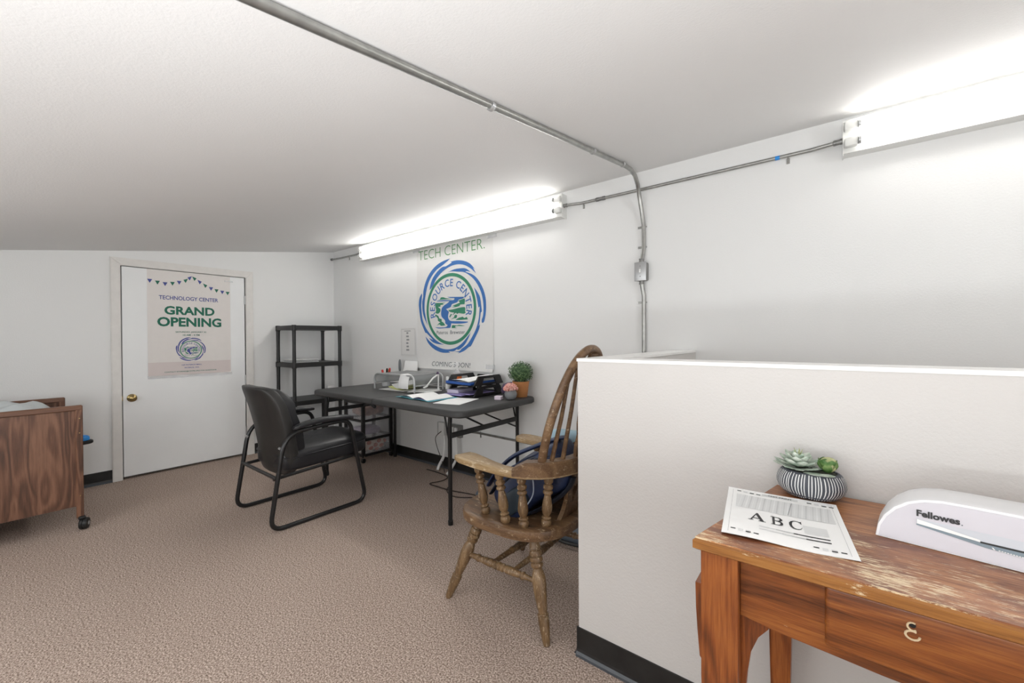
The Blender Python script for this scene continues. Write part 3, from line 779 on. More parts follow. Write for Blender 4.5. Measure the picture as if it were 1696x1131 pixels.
G().lathe((.31, -.215, .63), (.31, -.215, .662), [(0, .034), (.1, .037), (.9, .037), (1, .033)], 16).build('lid', 'whiteplastic', j)

# ================================================================ FOLDING TABLE
TX0, TX1, TY0, TY1, TZ = 1.17, 2.975, -.838, -.035, .74
t = thing('folding_table', (2.07, -.43, 0), 'charcoal folding table with black tube legs along the right wall', 'table')
xm = (TX0 + TX1) / 2
def tpl(x0, x1, rl, rr):
    a = rrect(x0, x1, TY0, TY1, .07, 6)
    return a
for x0, x1, nm in ((TX0, xm - .0025, 'l'), (xm + .0025, TX1, 'r')):
    def loop(ins):
        pts = []
        full = [(TX1 - .07, TY1 - .07, 0), (TX0 + .07, TY1 - .07, 90), (TX0 + .07, TY0 + .07, 180), (TX1 - .07, TY0 + .07, 270)]
        seq = [full[1], full[2]] if nm == 'l' else [full[3], full[0]]
        for cx_, cy_, a in seq:
            for k in range(7):
                q = math.radians(a + 15 * k); r = .07 - ins
                pts.append((cx_ + r * math.cos(q), cy_ + r * math.sin(q)))
        if nm == 'l': pts += [(x1, TY0 + ins), (x1, TY1 - ins)]
        else: pts += [(x0, TY1 - ins), (x0, TY0 + ins)]
        return pts
    g = G(); L = [(.012, TZ - .045), (0, TZ - .036), (0, TZ - .014), (.003, TZ - .006), (.009, TZ - .0015), (.016, TZ)]
    n = len(loop(0))
    vs = []
    for ins, z in L: vs += [(p[0], p[1], z) for p in loop(ins)]
    fs = [(i * n + k, i * n + (k + 1) % n, (i + 1) * n + (k + 1) % n, (i + 1) * n + k) for i in range(len(L) - 1) for k in range(n)]
    fs += [tuple(range(n))[::-1], tuple((len(L) - 1) * n + k for k in range(n))]
    g.add(vs, fs).build('top_half', 'tabletop', t, ang=50)
for x in (1.266, 2.80):
    inw = 1 if x < 2 else -1
    for y in (-.755, -.06):
        lg = G().tube([(x, y, .012), (x, y, .62), (x - inw * .004, y, .70)], .0135, 12).build('leg', 'bmetal', t)
        G().lathe((x, y, 0), (x, y, .03), [(0, .015), (.9, .0165), (1, .014)], 12).build('foot_cap', 'rubber', lg)
        G().tube([(x + inw * .05, y, .695), (x + inw * .006, y, .52)], .006, 6).build('side_strut', 'bmetal', lg)
    G().rbox((x, -.4075, .56 if x > 2 else .56), (.014, .69, .034), .003, 1).build('cross_bar', 'bmetal', t)
    G().rbox((x - inw * .002, -.4075, .688), (.03, .72, .014), .003, 1).build('hinge_bar', 'bmetal', t)
    G().tube([(x, -.4075, .555), (x + inw * .2, -.4075, .60), (x + inw * .42, -.4075, .693)], .007, 8).build('folding_brace', 'bmetal', t)
    G().tube([(x, -.07, .50), (x + inw * .12, -.16, .56), (x + inw * .3, -.36, .685)], .006, 8).build('wire_brace', 'bmetal', t)
G().rbox((xm, TY0 + .012, TZ - .05), (.06, .022, .022), .005, 1, Euler((0, .35, 0)).to_matrix()).build('latch', 'rubber', t)

# ================================================================ DRAWER TOWER under the table
d = thing('drawer_tower', (1.06, -.22, 0), 'three-drawer clear plastic tower on casters under the table', 'drawers')
QX0, QX1, QY0, QY1 = .90, 1.225, -.392, -.052
for x in (QX0 + .014, QX1 - .014):
    for y in (QY0 + .017, QY1 - .017):
        G().rbox((x, y, .32), (.028, .034, .51), .006, 2).build('post', 'bplastic', d)
        k = G().lathe((x - .006 if x > 1 else x + .006, y, .05), (x - .006 if x > 1 else x + .006, y, .07), [(0, .008), (1, .012)], 8).build('caster', 'rubber', d)
        G().lathe((x - .012, y - .002, .022), (x + .012, y + .002, .022), [(0, .017), (.1, .0215), (.9, .0215), (1, .017)], 14).build('wheel', 'rubber', k)
for z in (.07, .215, .395, .565):
    g = G()
    for y in (QY0 + .012, QY1 - .012): g.rbox(((QX0 + QX1) / 2, y, z), (QX1 - QX0 - .05, .022, .024), .004, 1)
    for x in (QX0 + .012, QX1 - .012): g.rbox((x, (QY0 + QY1) / 2, z), (.022, QY1 - QY0 - .06, .024), .004, 1)
    g.build('frame_rail', 'bplastic', d)
for z0, z1 in ((.085, .2), (.23, .38), (.41, .55)):
    g = G(); x0, x1, y0, y1 = QX0 + .022, QX1 - .008, QY0 + .02, QY1 - .02
    g.b2((x0, y0, z0), (x1, y1, z0 + .004)); g.b2((x0, y0, z0), (x0 + .004, y1, z1)); g.b2((x1 - .004, y0 + .02, z0), (x1, y1 - .02, z1))
    g.b2((x0, y0, z0), (x1, y0 + .004, z1)); g.b2((x0, y1 - .004, z0), (x1, y1, z1))
    g.build('drawer', 'clear', d, smooth=False)
def pillow(u, v, s):
    b = .03 * (math.sin(PI * u) * math.sin(PI * v)) ** .5
    return (1.16 + s * b + .006 * math.sin(9 * u), -.345 + u * .23 + .006 * math.sin(14 * v), .092 + v * .105 + .006 * math.sin(8 * u))
b = G().surf(lambda u, v: pillow(u, v, 1), 16, 10).surf(lambda u, v: pillow(1 - u, v, -1), 16, 10)
bag_o = thing('patterned_bag', (1.16, -.23, .09), 'pink and cream patterned pouch in the bottom drawer', 'pouch')
b.build('pouch', plain('cream_pouch', '#ecd3bf', .5, var=.06), bag_o)
g = G()
for u, v in ((.22, .72), (.5, .5), (.3, .22), (.72, .8), (.82, .3), (.6, .1), (.95, .6)):
    cpt = Vector(pillow(min(u, .97), v, 1)); g.sup(cpt + Vector((.001, 0, 0)), (.006, .024, .019), .9, .9, 14, 8)
g.build('round_motif', plain('coral_motif', '#cf7a68', .5, var=.2, vscale=60), bag_o)
solo(G().sup((1.05, -.22, .475), (.12, .13, .05), .5, .5, warp=lambda p: (p.x, p.y, p.z * (1 + .25 * math.sin(p.x * 40) * math.sin(p.y * 30)))), 'craft_bundle', plain('brown_bundle', '#9a7163', .7, var=.4, vscale=18, bump=.6, bscale=30, bdist=.01), (1.05, -.22, .415), 'brownish pink bundle packed in the top drawer', 'bundle')
solo(G().sup((1.05, -.24, .275), (.1, .11, .035), .4, .4), 'folded_cloth', plain('lilac_cloth', '#b7a9c2', .7, var=.2, vscale=12), (1.05, -.24, .24), 'folded pale lilac cloth in the middle drawer', 'cloth')

# ================================================================ BLACK GUEST CHAIR
c = thing('guest_chair', (1.75, -1.17, 0), 'black leather guest chair with sled base in front of the table', 'chair')
for x, nm in ((2.03, 1), (1.47, -1)):
    pts = [(x, -1.30, .60), (x, -1.425, .585), (x, -1.50, .012), (x, -.86, .012), (x, -.985, .60), (x, -1.15, .612)]
    pth = fillet([(x, -1.12, .607), (x, -1.415, .585), (x, -1.505, .0135), (x, -.862, .0135), (x, -.985, .61), (x, -1.12, .607)], [.12, .085, .085, .07], 7)
    G().tube(pth, .0135, 12).build('sled_frame', 'bmetal', c)
    def armw(p, x=x):
        u = p.y / .19
        return Vector((p.x * (1 + .15 * u), p.y, p.z + .012 * (1 - u * u) - .012 * max(0, -u) ** 2))
    G().sup((x, -1.165, .627), (.03, .205, .017), .55, .45, 20, 10, warp=armw).build('arm_pad', 'leather', c)
for y, z in ((-1.36, .32), (-.935, .345)):
    G().tube([(1.475, y - .1 if y < -1.2 else y, z), (2.025, y - .1 if y < -1.2 else y, z)], .011, 10).build('cross_tube', 'bmetal', c)
for x in (1.50, 2.0): G().tube([(x, -1.47, .315), (x, -.93, .345)], .011, 10).build('seat_rail', 'bmetal', c)
def seatw(p):
    q = Vector(p); k = max(0, q.z)
    q.z += .018 * math.cos(q.x * 5) * (1 if q.z > 0 else 0) + .02 * (q.y / .29) * .6
    if q.z > .02: q.z += .004 * math.sin(q.y * 40 + q.x * 9) * .6
    return q
G().sup((1.75, -1.105, .398), (.245, .30, .068), .35, .28, 44, 16, warp=seatw).build('seat_cushion', 'leather', c)
g = G()
pp = []
for k in range(48):
    a = 2 * PI * k / 48; ce = lambda v, e: math.copysign(abs(v) ** e, v)
    q = seatw(Vector((.247 * ce(math.cos(a), .28), .302 * ce(math.sin(a), .28), .022))); pp.append(q + Vector((1.75, -1.105, .398)))
g.tube(pp, .005, 6, closed=True).build('seat_piping', 'leather', c)
def backw(p, th=0):
    q = Vector(p); h = q.z / .29
    lean = -.056 * h - .016 * max(0, h) ** 2
    q.y += lean + .75 * q.x * q.x + (.02 * (1 - h * h))
    q.x *= 1 - .05 * max(0, h) ** 2
    return q
BC = (1.75, -1.415, .585)
G().sup((BC[0], BC[1] - .012, BC[2]), (.242, .038, .290), .36, .26, 44, 24, warp=backw).build('back_shell', 'leather2', c)
def backin(p):
    q = Vector(p); h = q.z / .27
    if q.y > 0: q.y += .012 * math.cos(h * 3.2) + .006 * math.sin(q.x * 60) * max(0, h) ** 2 - .014 * math.exp(-((h - .38) / .05) ** 2) - .010 * math.exp(-((h + .25) / .05) ** 2) + .004 * math.sin(q.x * 45 + h * 7) + .022 * math.exp(-((h - .8) / .25) ** 2)
    return backw(q)
G().sup((BC[0], BC[1] + .038, BC[2] - .002), (.222, .047, .276), .42, .3, 44, 26, warp=backin).build('back_cushion', 'leather', c)
pp = []
for k in range(56):
    a = 2 * PI * k / 56
    q = backw(Vector((.233 * ce(math.cos(a), .34), .026, .281 * ce(math.sin(a), .34)))); pp.append(q + Vector((BC[0], BC[1] - .012, BC[2])))
G().tube(pp, .005, 6, closed=True).build('back_piping', 'leather', c)
for x in (1.483, 2.017):
    G().lathe((x - .012, -1.437, .50), (x + .012, -1.437, .50), [(0, .008), (1, .008)], 8).build('bolt', 'steel', c)

# ================================================================ WINDSOR ARMCHAIR
c = thing('windsor_chair', (3.58, -.985, 0), 'worn oak spindle-back armchair with turned legs beside the half wall', 'chair')
LEG = [(0, .016), (.03, .018), (.09, .0205), (.14, .0235), (.152, .0245), (.158, .020), (.164, .020), (.170, .0245), (.18, .026), (.20, .0265), (.213, .0255), (.219, .021), (.225, .021), (.231, .0255), (.25, .0268), (.266, .0258), (.272, .021), (.278, .021), (.284, .025), (.30, .0262), (.318, .024), (.326, .019), (.335, .018), (.36, .0225), (.41, .0275), (.47, .0285), (.55, .026), (.64, .0215), (.70, .0182), (.722, .0172), (.728, .0215), (.736, .0232), (.744, .0215), (.748, .0195), (.756, .0222), (.80, .0222), (.88, .0192), (.97, .0152), (1, .012)]
legs = [((3.44, -1.155, .375), (3.318, -1.258, 0)), ((3.722, -1.16, .375), (3.832, -1.23, 0)), ((3.44, -.80, .375), (3.335, -.72, 0)), ((3.72, -.80, .375), (3.83, -.735, 0))]
for a, b in legs: G().lathe(a, b, LEG, 16).build('leg', 'chairz', c)
def on_leg(i, t): a, b = legs[i]; return Vector(a).lerp(Vector(b), t)
STR = [(0, .008), (.08, .011), (.17, .013), (.18, .0165), (.2, .0165), (.21, .013), (.3, .0165), (.38, .018), (.4, .013), (.42, .018), (.445, .018), (.455, .014), (.47, .018), (.495, .018), (.505, .014), (.52, .018), (.545, .018), (.56, .013), (.6, .018), (.68, .0165), (.78, .013), (.79, .0165), (.81, .0165), (.82, .012), (.92, .01), (1, .008)]
STR2 = [(0, .009), (.2, .012), (.3, .0125), (.31, .0155), (.33, .0155), (.34, .0135), (.5, .019), (.66, .0135), (.67, .0155), (.69, .0155), (.7, .0125), (.8, .012), (1, .009)]
n0, n1 = on_leg(0, .47), on_leg(1, .46); f0, f1 = on_leg(2, .47), on_leg(3, .46)
G().lathe(n0, n1, STR, 12).build('side_stretcher', 'chairz', c); G().lathe(f0, f1, STR, 12).build('side_stretcher', 'chairz', c)
for k in (.38, .66): G().lathe(n0.lerp(n1, k), f0.lerp(f1, k), STR2, 12).build('cross_stretcher', 'chairz', c)
# seat
def seat_pt(a, s=1):
    e = .68
    cx_, sy_ = math.cos(a), math.sin(a)
    x = math.copysign(abs(cx_) ** e, cx_) * .265; y = math.copysign(abs(sy_) ** e, sy_) * .275
    return (3.578 + x * s, -.985 + y * s * (1 - .06 * cx_))
g = G(); n = 48; L = [(.965, .362), (.99, .367), (1, .377), (1, .395), (.99, .404), (.965, .408), (.85, .406), (.6, .398), (.3, .394)]
vs = []
for s_, z in L: vs += [(*seat_pt(2 * PI * k / n, s_), z) for k in range(n)]
g.add(vs, [(i * n + k, i * n + (k + 1) % n, (i + 1) * n + (k + 1) % n, (i + 1) * n + k) for i in range(len(L) - 1) for k in range(n)] + [tuple(range(n))[::-1], tuple((len(L) - 1) * n + k for k in range(n))])
g.build('seat', 'chairw', c)
# arm rail: a U swept with changing section
def arm_half(s):
    """from front tip to the middle of the back; s=-1 near side, +1 far side"""
    yc = -.985
    P = [(3.345, .205), (3.36, .214), (3.40, .222), (3.46, .228), (3.54, .233), (3.61, .234), (3.665, .229), (3.715, .211), (3.757, .180), (3.79, .146), (3.815, .095), (3.83, .045), (3.836, 0)]
    return [(x, yc + s * y) for x, y in P]
ARM = [(.020, .018, .632), (.043, .026, .634), (.052, .028, .633), (.048, .028, .630), (.038, .028, .625), (.031, .028, .622), (.028, .030, .622)] + [(.027, .030, .622)] * 6
path = arm_half(-1) + arm_half(1)[::-1][1:]
sec = ARM + ARM[::-1][1:]
g = G(); vs = []; m = len(path)
for i, ((x, y), (hw, th, z)) in enumerate(zip(path, sec)):
    a = Vector(path[max(i - 1, 0)]); b = Vector(path[min(i + 1, m - 1)]); tn = (b - a).normalized(); nn = Vector((-tn.y, tn.x))
    for dx, dz in ((-1, -.35), (-.85, -.5), (.85, -.5), (1, -.35), (1, .35), (.85, .5), (-.85, .5), (-1, .35)):
        vs.append((x + nn.x * hw * dx, y + nn.y * hw * dx, z + th * dz))
fs = [(i * 8 + k, (i + 1) * 8 + k, (i + 1) * 8 + (k + 1) % 8, i * 8 + (k + 1) % 8) for i in range(m - 1) for k in range(8)]
g.add(vs, fs + [tuple(range(8)), tuple((m - 1) * 8 + k for k in range(8))[::-1]]).build('arm_rail', 'chairarm', c, ang=50)
g = G(); vs = []; bp = arm_half(-1)[6:] + arm_half(1)[::-1][1:-6]; m = len(bp)
for i, (x, y) in enumerate(bp):
    a = Vector(bp[max(i - 1, 0)]); b = Vector(bp[min(i + 1, m - 1)]); tn = (b - a).normalized(); nn = Vector((-tn.y, tn.x))
    zt = .645 if i in (0, m - 1) else .674
    hw = .029
    for dx, z in ((-1, .616), (1, .616), (1, zt - .006), (.8, zt), (-.8, zt), (-1, zt - .006)):
        vs.append((x + nn.x * hw * dx, y + nn.y * hw * dx, z))
fs = [(i * 6 + k, (i + 1) * 6 + k, (i + 1) * 6 + (k + 1) % 6, i * 6 + (k + 1) % 6) for i in range(m - 1) for k in range(6)]
g.add(vs, fs + [tuple(range(6)), tuple((m - 1) * 6 + k for k in range(6))[::-1]]).build('back_rail', 'chairw', c, ang=40)
SP = [(0, .010), (.03, .013), (.06, .017), (.11, .0195), (.16, .0185), (.185, .0145), (.195, .0115), (.205, .0145), (.225, .0195), (.25, .0205), (.275, .0195), (.29, .0145), (.297, .0115), (.305, .0145), (.325, .0195), (.345, .0205), (.365, .019), (.378, .0135), (.39, .0125), (.42, .0145), (.52, .0185), (.62, .0215), (.68, .021), (.74, .017), (.77, .0125), (.778, .012), (.785, .0165), (.80, .0195), (.815, .0195), (.828, .0165), (.835, .0125), (.845, .0165), (.87, .0205), (.91, .0215), (.95, .0185), (.985, .013), (1, .011)]
for s in (-1, 1):
    for (xt, yt), (xb, yb) in (((3.462, .226), (3.492, .205)), ((3.585, .232), (3.618, .222)), ((3.695, .219), (3.703, .212)), ((3.785, .152), (3.765, .145))):
        G().lathe((xt, -.985 + s * yt, .624), (xb, -.985 + s * yb, .396), SP, 16).build('arm_spindle', 'chairz', c)
# bow and back
def bx(z): return 3.765 + .135 * (z - .67) / .455
BOW = [(.170, .65), (.183, .74), (.186, .82), (.177, .90), (.156, .98), (.123, 1.05), (.084, 1.093), (.043, 1.116), (0, 1.123)]
bowp = [(bx(z), -.985 - y, z) for y, z in BOW] + [(bx(z), -.985 + y, z) for y, z in BOW[::-1][1:]]
bowp = bez(bowp, 5)
G().tube(bowp, .019, 12, flat=.9).build('bow', 'chairw', c)
def bow_z(y):
    for (y0, z0), (y1, z1) in zip(BOW[3:], BOW[4:]):
        if y1 <= y <= y0: return z0 + (z1 - z0) * (y0 - y) / (y0 - y1)
    return 1.1
for s in (-1, 1):
    for xb, yb, yt in ((3.790, .140, .132), (3.812, .090, .088)):
        zt = bow_z(yt) - .005
        G().tube([(xb, -.985 + s * yb, .668), ((xb + bx(zt)) / 2 + .004, -.985 + s * (yb + yt) / 2, (.668 + zt) / 2), (bx(zt), -.985 + s * yt, zt)], [.0095, .0085, .007], 10).build('back_spindle', 'chairw', c)
half = [(.032, 0), (.038, .05), (.03, .1), (.045, .15), (.05, .2), (.036, .25), (.03, .3), (.04, .36), (.042, .42), (.03, .445)]
out = [(-a, b) for a, b in half] + [(a, b) for a, b in half[::-1]]
dirv = Vector((.075 / .44, 0, 1)); dirv.normalize()
hole = [(0, .13), (.014, .16), (.012, .185), (.004, .195), (0, .185), (-.004, .195), (-.012, .185), (-.014, .16)]
G().plate(out[::-1], (3.828, -.985, .668), (0, 1, 0), dirv, .014, [hole]).build('back_splat', 'chairw', c)
half = [(.075, 0), (.055, .045), (.05, .09), (.062, .13), (.06, .17), (.045, .2), (.05, .232)]
out = [(-a, b) for a, b in half] + [(a, b) for a, b in half[::-1]]
hole = [(0, .06), (.012, .1), (.02, .13), (.014, .15), (.004, .152), (0, .142), (-.004, .152), (-.014, .15), (-.02, .13), (-.012, .1)]
G().plate(out[::-1], (3.772, -.985, .402), (0, 1, 0), Vector((.24, 0, 1)).normalized(), .018, [hole]).build('lower_splat', 'chairw', c)

# backpack on the chair seat
b = thing('backpack', (3.6, -.95, .4), 'navy blue backpack slumped on the wooden armchair seat', 'backpack')
RB = Euler((0, math.radians(50), math.radians(8))).to_matrix()
def bw(p):
    q = Vector(p)
    q.x += .012 * math.sin(q.z * 22 + q.y * 9); q.y += .014 * math.sin(q.z * 16 + 1)
    q.y *= 1 - .18 * max(0, q.z / .23)
    return RB @ q
BP = (3.635, -.975, .538)
G().sup(BP, (.098, .158, .205), .5, .42, 40, 24, warp=bw).build('main_bag', 'navy', b)
G().sup(Vector(BP) + RB @ Vector((-.065, -.02, -.07)), (.045, .13, .10), .5, .45, 30, 16, warp=lambda p: RB @ (Vector(p) + Vector((.006 * math.sin(p[1] * 60), 0, .008 * math.sin(p[1] * 35))))).build('front_pocket', 'navy', b)
G().sup(Vector(BP) + RB @ Vector((.02, -.152, -.09)), (.045, .022, .075), .5, .5, 24, 14, warp=lambda p: RB @ Vector(p)).build('side_pocket', 'slate', b)
for yy in (-.09, .05):
    pts = [RB @ Vector(q) + Vector(BP) for q in ((.085, yy, .185), (.112, yy - .01, .12), (.112, yy - .03, 0), (.09, yy - .03, -.12))]
    G().tube(bez(pts, 6), .022, 8, flat=.35).build('shoulder_strap', 'navydark', b)
pts = [RB @ Vector(q) + Vector(BP) for q in ((-.06, -.15, -.12), (-.075, -.155, 0), (-.06, -.14, .12), (-.02, -.10, .19))]
G().tube(bez(pts, 8), .006, 8).build('zip', 'navydark', b)
pts = [RB @ Vector(q) + Vector(BP) for q in ((.05, -.135, -.17), (.07, -.158, -.08), (.045, -.165, .02), (-.02, -.162, .07))]
G().tube(bez(pts, 8), .003, 6).build('light_piping', 'piping', b)
pts = [RB @ Vector(q) + Vector(BP) for q in ((.03, -.05, .212), (.03, -.03, .25), (.03, .03, .25), (.03, .05, .212))]
G().tube(bez(pts, 6), .008, 8).build('grab_handle', 'navydark', b)
# long padded strap hanging over the arm gap
pts = [(3.43, -1.10, .49), (3.47, -1.09, .555), (3.55, -1.07, .635), (3.65, -1.04, .69), (3.735, -.99, .728), (3.775, -.97, .735)]
G().tube(bez(pts, 6), .024, 8, flat=.4).build('padded_strap', 'navy', b)
pts = [(3.47, -1.13, .47), (3.53, -1.12, .55), (3.62, -1.095, .625), (3.70, -1.06, .665), (3.755, -1.02, .69)]
G().tube(bez(pts, 6), .02, 8, flat=.35).build('padded_strap', 'navydark', b)
solo(G().sup((3.655, -.80, .565), (.085, .012, .16), .3, .35, 24, 14, warp=lambda p: Vector((p[0] + .1 * p[2], p[1] + .01 * math.sin(p[0] * 20), p[2]))), 'tote_bag', 'palebl', (3.655, -.80, .405), 'pale blue cloth bag tucked behind the navy backpack', 'bag')
k = thing('equipment_case', (3.55, -.42, 0), 'flat grey blue case on the carpet behind the wooden armchair', 'case')
G().rbox((3.56, -.40, .028), (.34, .24, .05), .014, 2, Euler((0, 0, .12)).to_matrix()).build('body', 'casegrey', k)
G().tube(bez([(3.38, -.47, .02), (3.45, -.55, .025), (3.6, -.54, .025), (3.69, -.48, .02)], 5), .008, 8).build('handle', 'rubber', k)

# ================================================================ THINGS ON THE FOLDING TABLE
Z = TZ
r = thing('desk_riser', (1.83, -.32, Z), 'silver wire-mesh desk riser on the folding table', 'riser')
X0, X1, Y0, Y1, ZT = 1.56, 2.10, -.475, -.175, .878
R90 = None
G().surf(lambda u, v: (X0 + .03 + u * (X1 - X0 - .06), Y0 + .006 + v * (Y1 - Y0 - .012), ZT - .001), 8, 4).build('mesh_top', 'meshmetal', r)
for x in (X0, X1):
    s_ = 1 if x == X0 else -1
    for y in (Y0, Y1):
        G().tube(fillet([(x, y, Z + .002), (x, y, ZT - .002), (x + s_ * .25, y, ZT - .002)], .06, 7), .0085, 10).build('leg_tube', 'steel', r)
    G().tube([(x, Y0, Z + .055), (x, Y1, Z + .055)], .005, 8).build('side_bar', 'steel', r)
    G().surf(lambda u, v: (x + s_ * (.03 * max(0, (v - .55) / .45) ** 2), Y0 + u * (Y1 - Y0), Z + .055 + v * .08), 4, 6).build('mesh_side', 'meshmetal', r)
for y in (Y0, Y1): G().tube([(X0 + .2495, y, ZT - .002), (X1 - .2495, y, ZT - .002)], .0085, 10).build('edge_tube', 'steel', r)
G().surf(lambda u, v: (X0 + .01 + u * (X1 - X0 - .02), Y1 - .002, Z + .03 + v * .1), 4, 2).build('mesh_back', 'meshmetal', r)
p = thing('price_list', (1.99, -.487, Z), 'creased white sheet hung over the front of the mesh riser', 'paper')
def drape(u, v):
    x = 1.935 + u * .12 + (1 - v) * -.02
    if v > .75: return (x, Y0 - .012 + (v - .75) * .2, ZT + .006 + .004 * math.sin(u * 6))
    return (x + .004 * math.sin(v * 9), Y0 - .014 - .006 * math.sin(v * 7) - .004 * math.sin(u * 5), ZT + .006 - (.75 - v) / .75 * .115)
G().surf(drape, 10, 16).build('sheet', 'paper', p)
def sheet(name, cx, cy, w, h, ang, z, mat, label, cat, group=None, curl=.0, th=.0015):
    ca, sa = math.cos(ang), math.sin(ang)
    g = G()
    def f(u, v, dz):
        x = (u - .5) * w; y = (v - .5) * h
        zz = z + dz + curl * ((u - .5) ** 2 * 4) * (.5 + .5 * v)
        return (cx + x * ca - y * sa, cy + x * sa + y * ca, zz)
    g.surf(lambda u, v: f(u, v, th), 10, 6); g.surf(lambda u, v: f(1 - u, v, 0), 10, 6)
    for k in range(4): g.surf(lambda u, v, k=k: f(*((u, 0), (1, u), (1 - u, 1), (0, 1 - u))[k], v * th), 10, 1)
    return solo(g, name, mat, (cx, cy, z), label, cat, group)
sheet('paper', 1.77, -.36, .30, .22, .1, Z + .001, 'paper', 'white sheet lying flat under the mesh riser', 'paper')
sheet('folder', 1.80, -.33, .24, .2, -.12, Z + .004, 'yellow', 'pale yellow folder lying under the mesh riser', 'folder', curl=.03)
sheet('paper', 1.79, -.30, .22, .2, -.2, Z + .009, 'paper', 'curling white sheet on top of the yellow folder', 'paper', curl=.05)
sheet('paper', 2.02, -.31, .2, .24, .5, Z + .001, 'paper', 'loose cream sheet at the right end of the mesh riser', 'paper')
# pen cup behind the riser
c = thing('pen_cup', (1.47, -.30, Z), 'clear cup of red and orange capped markers left of the riser', 'cup')
G().lathe((1.47, -.30, Z + .001), (1.47, -.30, Z + .115), [(0, .034), (.02, .036), (1, .042)], 16).build('cup', 'film', c)
for i, (dx, dy, mt) in enumerate(((-.024, -.012, 'red'), (.016, .0, 'orange'), (.02, .018, 'red'), (.0, .02, 'yellow'), (-.01, .005, 'whiteplastic'), (.028, -.01, 'rubber'))):
    mk = G().lathe((1.47 + dx * .5, -.30 + dy * .5, Z + .006), (1.47 + dx * 1.1, -.30 + dy * 1.1, Z + .118), [(0, .006), (1, .007)], 8).build('marker', 'whiteplastic', c)
    G().lathe((1.47 + dx * 1.1, -.30 + dy * 1.1, Z + .11), (1.47 + dx * 1.35, -.30 + dy * 1.35, Z + .15 + .008 * (i % 3)), [(0, .009), (.1, .01), (.8, .01), (1, .006)], 8).build('marker_cap', mt, mk)
# leaning board and grey handled tool behind riser
solo(G().surf(lambda u, v: (1.40 + u * (.245 - .06 * v) + .0, -.03 - .06 * (1 - v) - .003 * math.sin(u * 4), Z + .002 + v * .215), 6, 6).surf(lambda u, v: (1.40 + (1 - u) * (.245 - .06 * v), -.028 - .06 * (1 - v) - .003 * math.sin((1 - u) * 4), Z + .002 + v * .215), 6, 6), 'paper_sheet', 'paper', (1.52, -.05, Z), 'blank white sheet propped against the wall behind the riser', 'paper')
b = thing('hand_brush', (1.37, -.07, Z), 'grey handled brush standing upright against the wall behind the riser', 'brush')
G().sup((1.355, -.06, Z + .17), (.021, .007, .062), .8, .8, 16, 14).build('handle', plain('grey_handle', '#7d8082', .45), b)
G().b2((1.345, -.065, Z + .001), (1.365, -.055, Z + .12)).build('shaft', 'steel', b)
# desk lamp, small folding
l = thing('desk_lamp', (2.15, -.34, Z), 'small white folding desk lamp in front of the mesh riser', 'lamp')
G().rbox((2.15, -.335, Z + .007), (.05, .15, .010), .003, 2, Euler((0, 0, -.12)).to_matrix()).build('base', 'whiteplastic', l)
G().lathe((2.15, -.27, Z + .013), (2.15, -.27, Z + .035), [(0, .010), (1, .008)], 12).build('pivot', 'whiteplastic', l)
G().rbox((2.148, -.268, Z + .082), (.009, .012, .118), .004, 2).build('stem', 'whiteplastic', l)
G().tube([(2.148, -.27, Z + .14), (2.142, -.32, Z + .112), (2.132, -.375, Z + .055)], [.006, .007, .006], 8).build('arm', 'whiteplastic', l)
G().rbox((2.130, -.388, Z + .046), (.018, .045, .012), .005, 2, Euler((.25, 0, .1)).to_matrix()).build('lamp_head', 'whiteplastic', l)
G().lathe((2.148, -.275, Z + .14), (2.146, -.275, Z + .16), [(0, .012), (1, .008)], 10).build('joint_knob', 'plum', l)
b = thing('glue_bottle', (2.2, -.215, Z), 'small white bottle with cap beside the desk lamp', 'bottle')
G().lathe((2.2, -.215, Z + .001), (2.2, -.215, Z + .075), [(0, .015), (.05, .018), (.8, .018), (.95, .014), (1, .01)], 14).build('bottle', 'film', b)
G().lathe((2.2, -.215, Z + .075), (2.2, -.215, Z + .12), [(0, .013), (.1, .014), (.8, .013), (1, .007)], 12).build('cap', 'whiteplastic', b)
G().lathe((2.2, -.215, Z + .02), (2.2, -.215, Z + .06), [(0, .0186), (1, .0186)], 14).build('wrapper', 'whiteplastic', b)
b = thing('sanitizer_bottle', (2.21, -.115, Z), 'clear pump sanitizer bottle with bright label against the wall poster', 'bottle')
G().lathe((2.21, -.115, Z + .001), (2.21, -.115, Z + .175), [(0, .034), (.03, .037), (.78, .037), (.9, .028), (1, .014)], 18).build('bottle', 'film', b)
lb = G().lathe((2.21, -.115, Z + .07), (2.21, -.115, Z + .135), [(0, .0375), (1, .0375)], 18).build('wrapper', plain('bottle_wrapper', '#7a3f3a', .4, var=.5, vscale=40), b)
G().lathe((2.21, -.115, Z + .09), (2.21, -.115, Z + .115), [(0, .0382), (1, .0382)], 18).build('wrapper_band', 'orange', lb)
G().lathe((2.21, -.115, Z + .07), (2.21, -.115, Z + .083), [(0, .0382), (1, .0382)], 18).build('wrapper_band', 'skyblue', lb)
G().lathe((2.21, -.115, Z + .172), (2.21, -.115, Z + .232), [(0, .016), (.3, .016), (.32, .006), (.7, .006), (.72, .014), (1, .012)], 12).build('pump', 'whiteplastic', b)
G().tube([(2.21, -.115, Z + .222), (2.19, -.15, Z + .22), (2.185, -.16, Z + .21)], .006, 8).build('nozzle', 'whiteplastic', b)
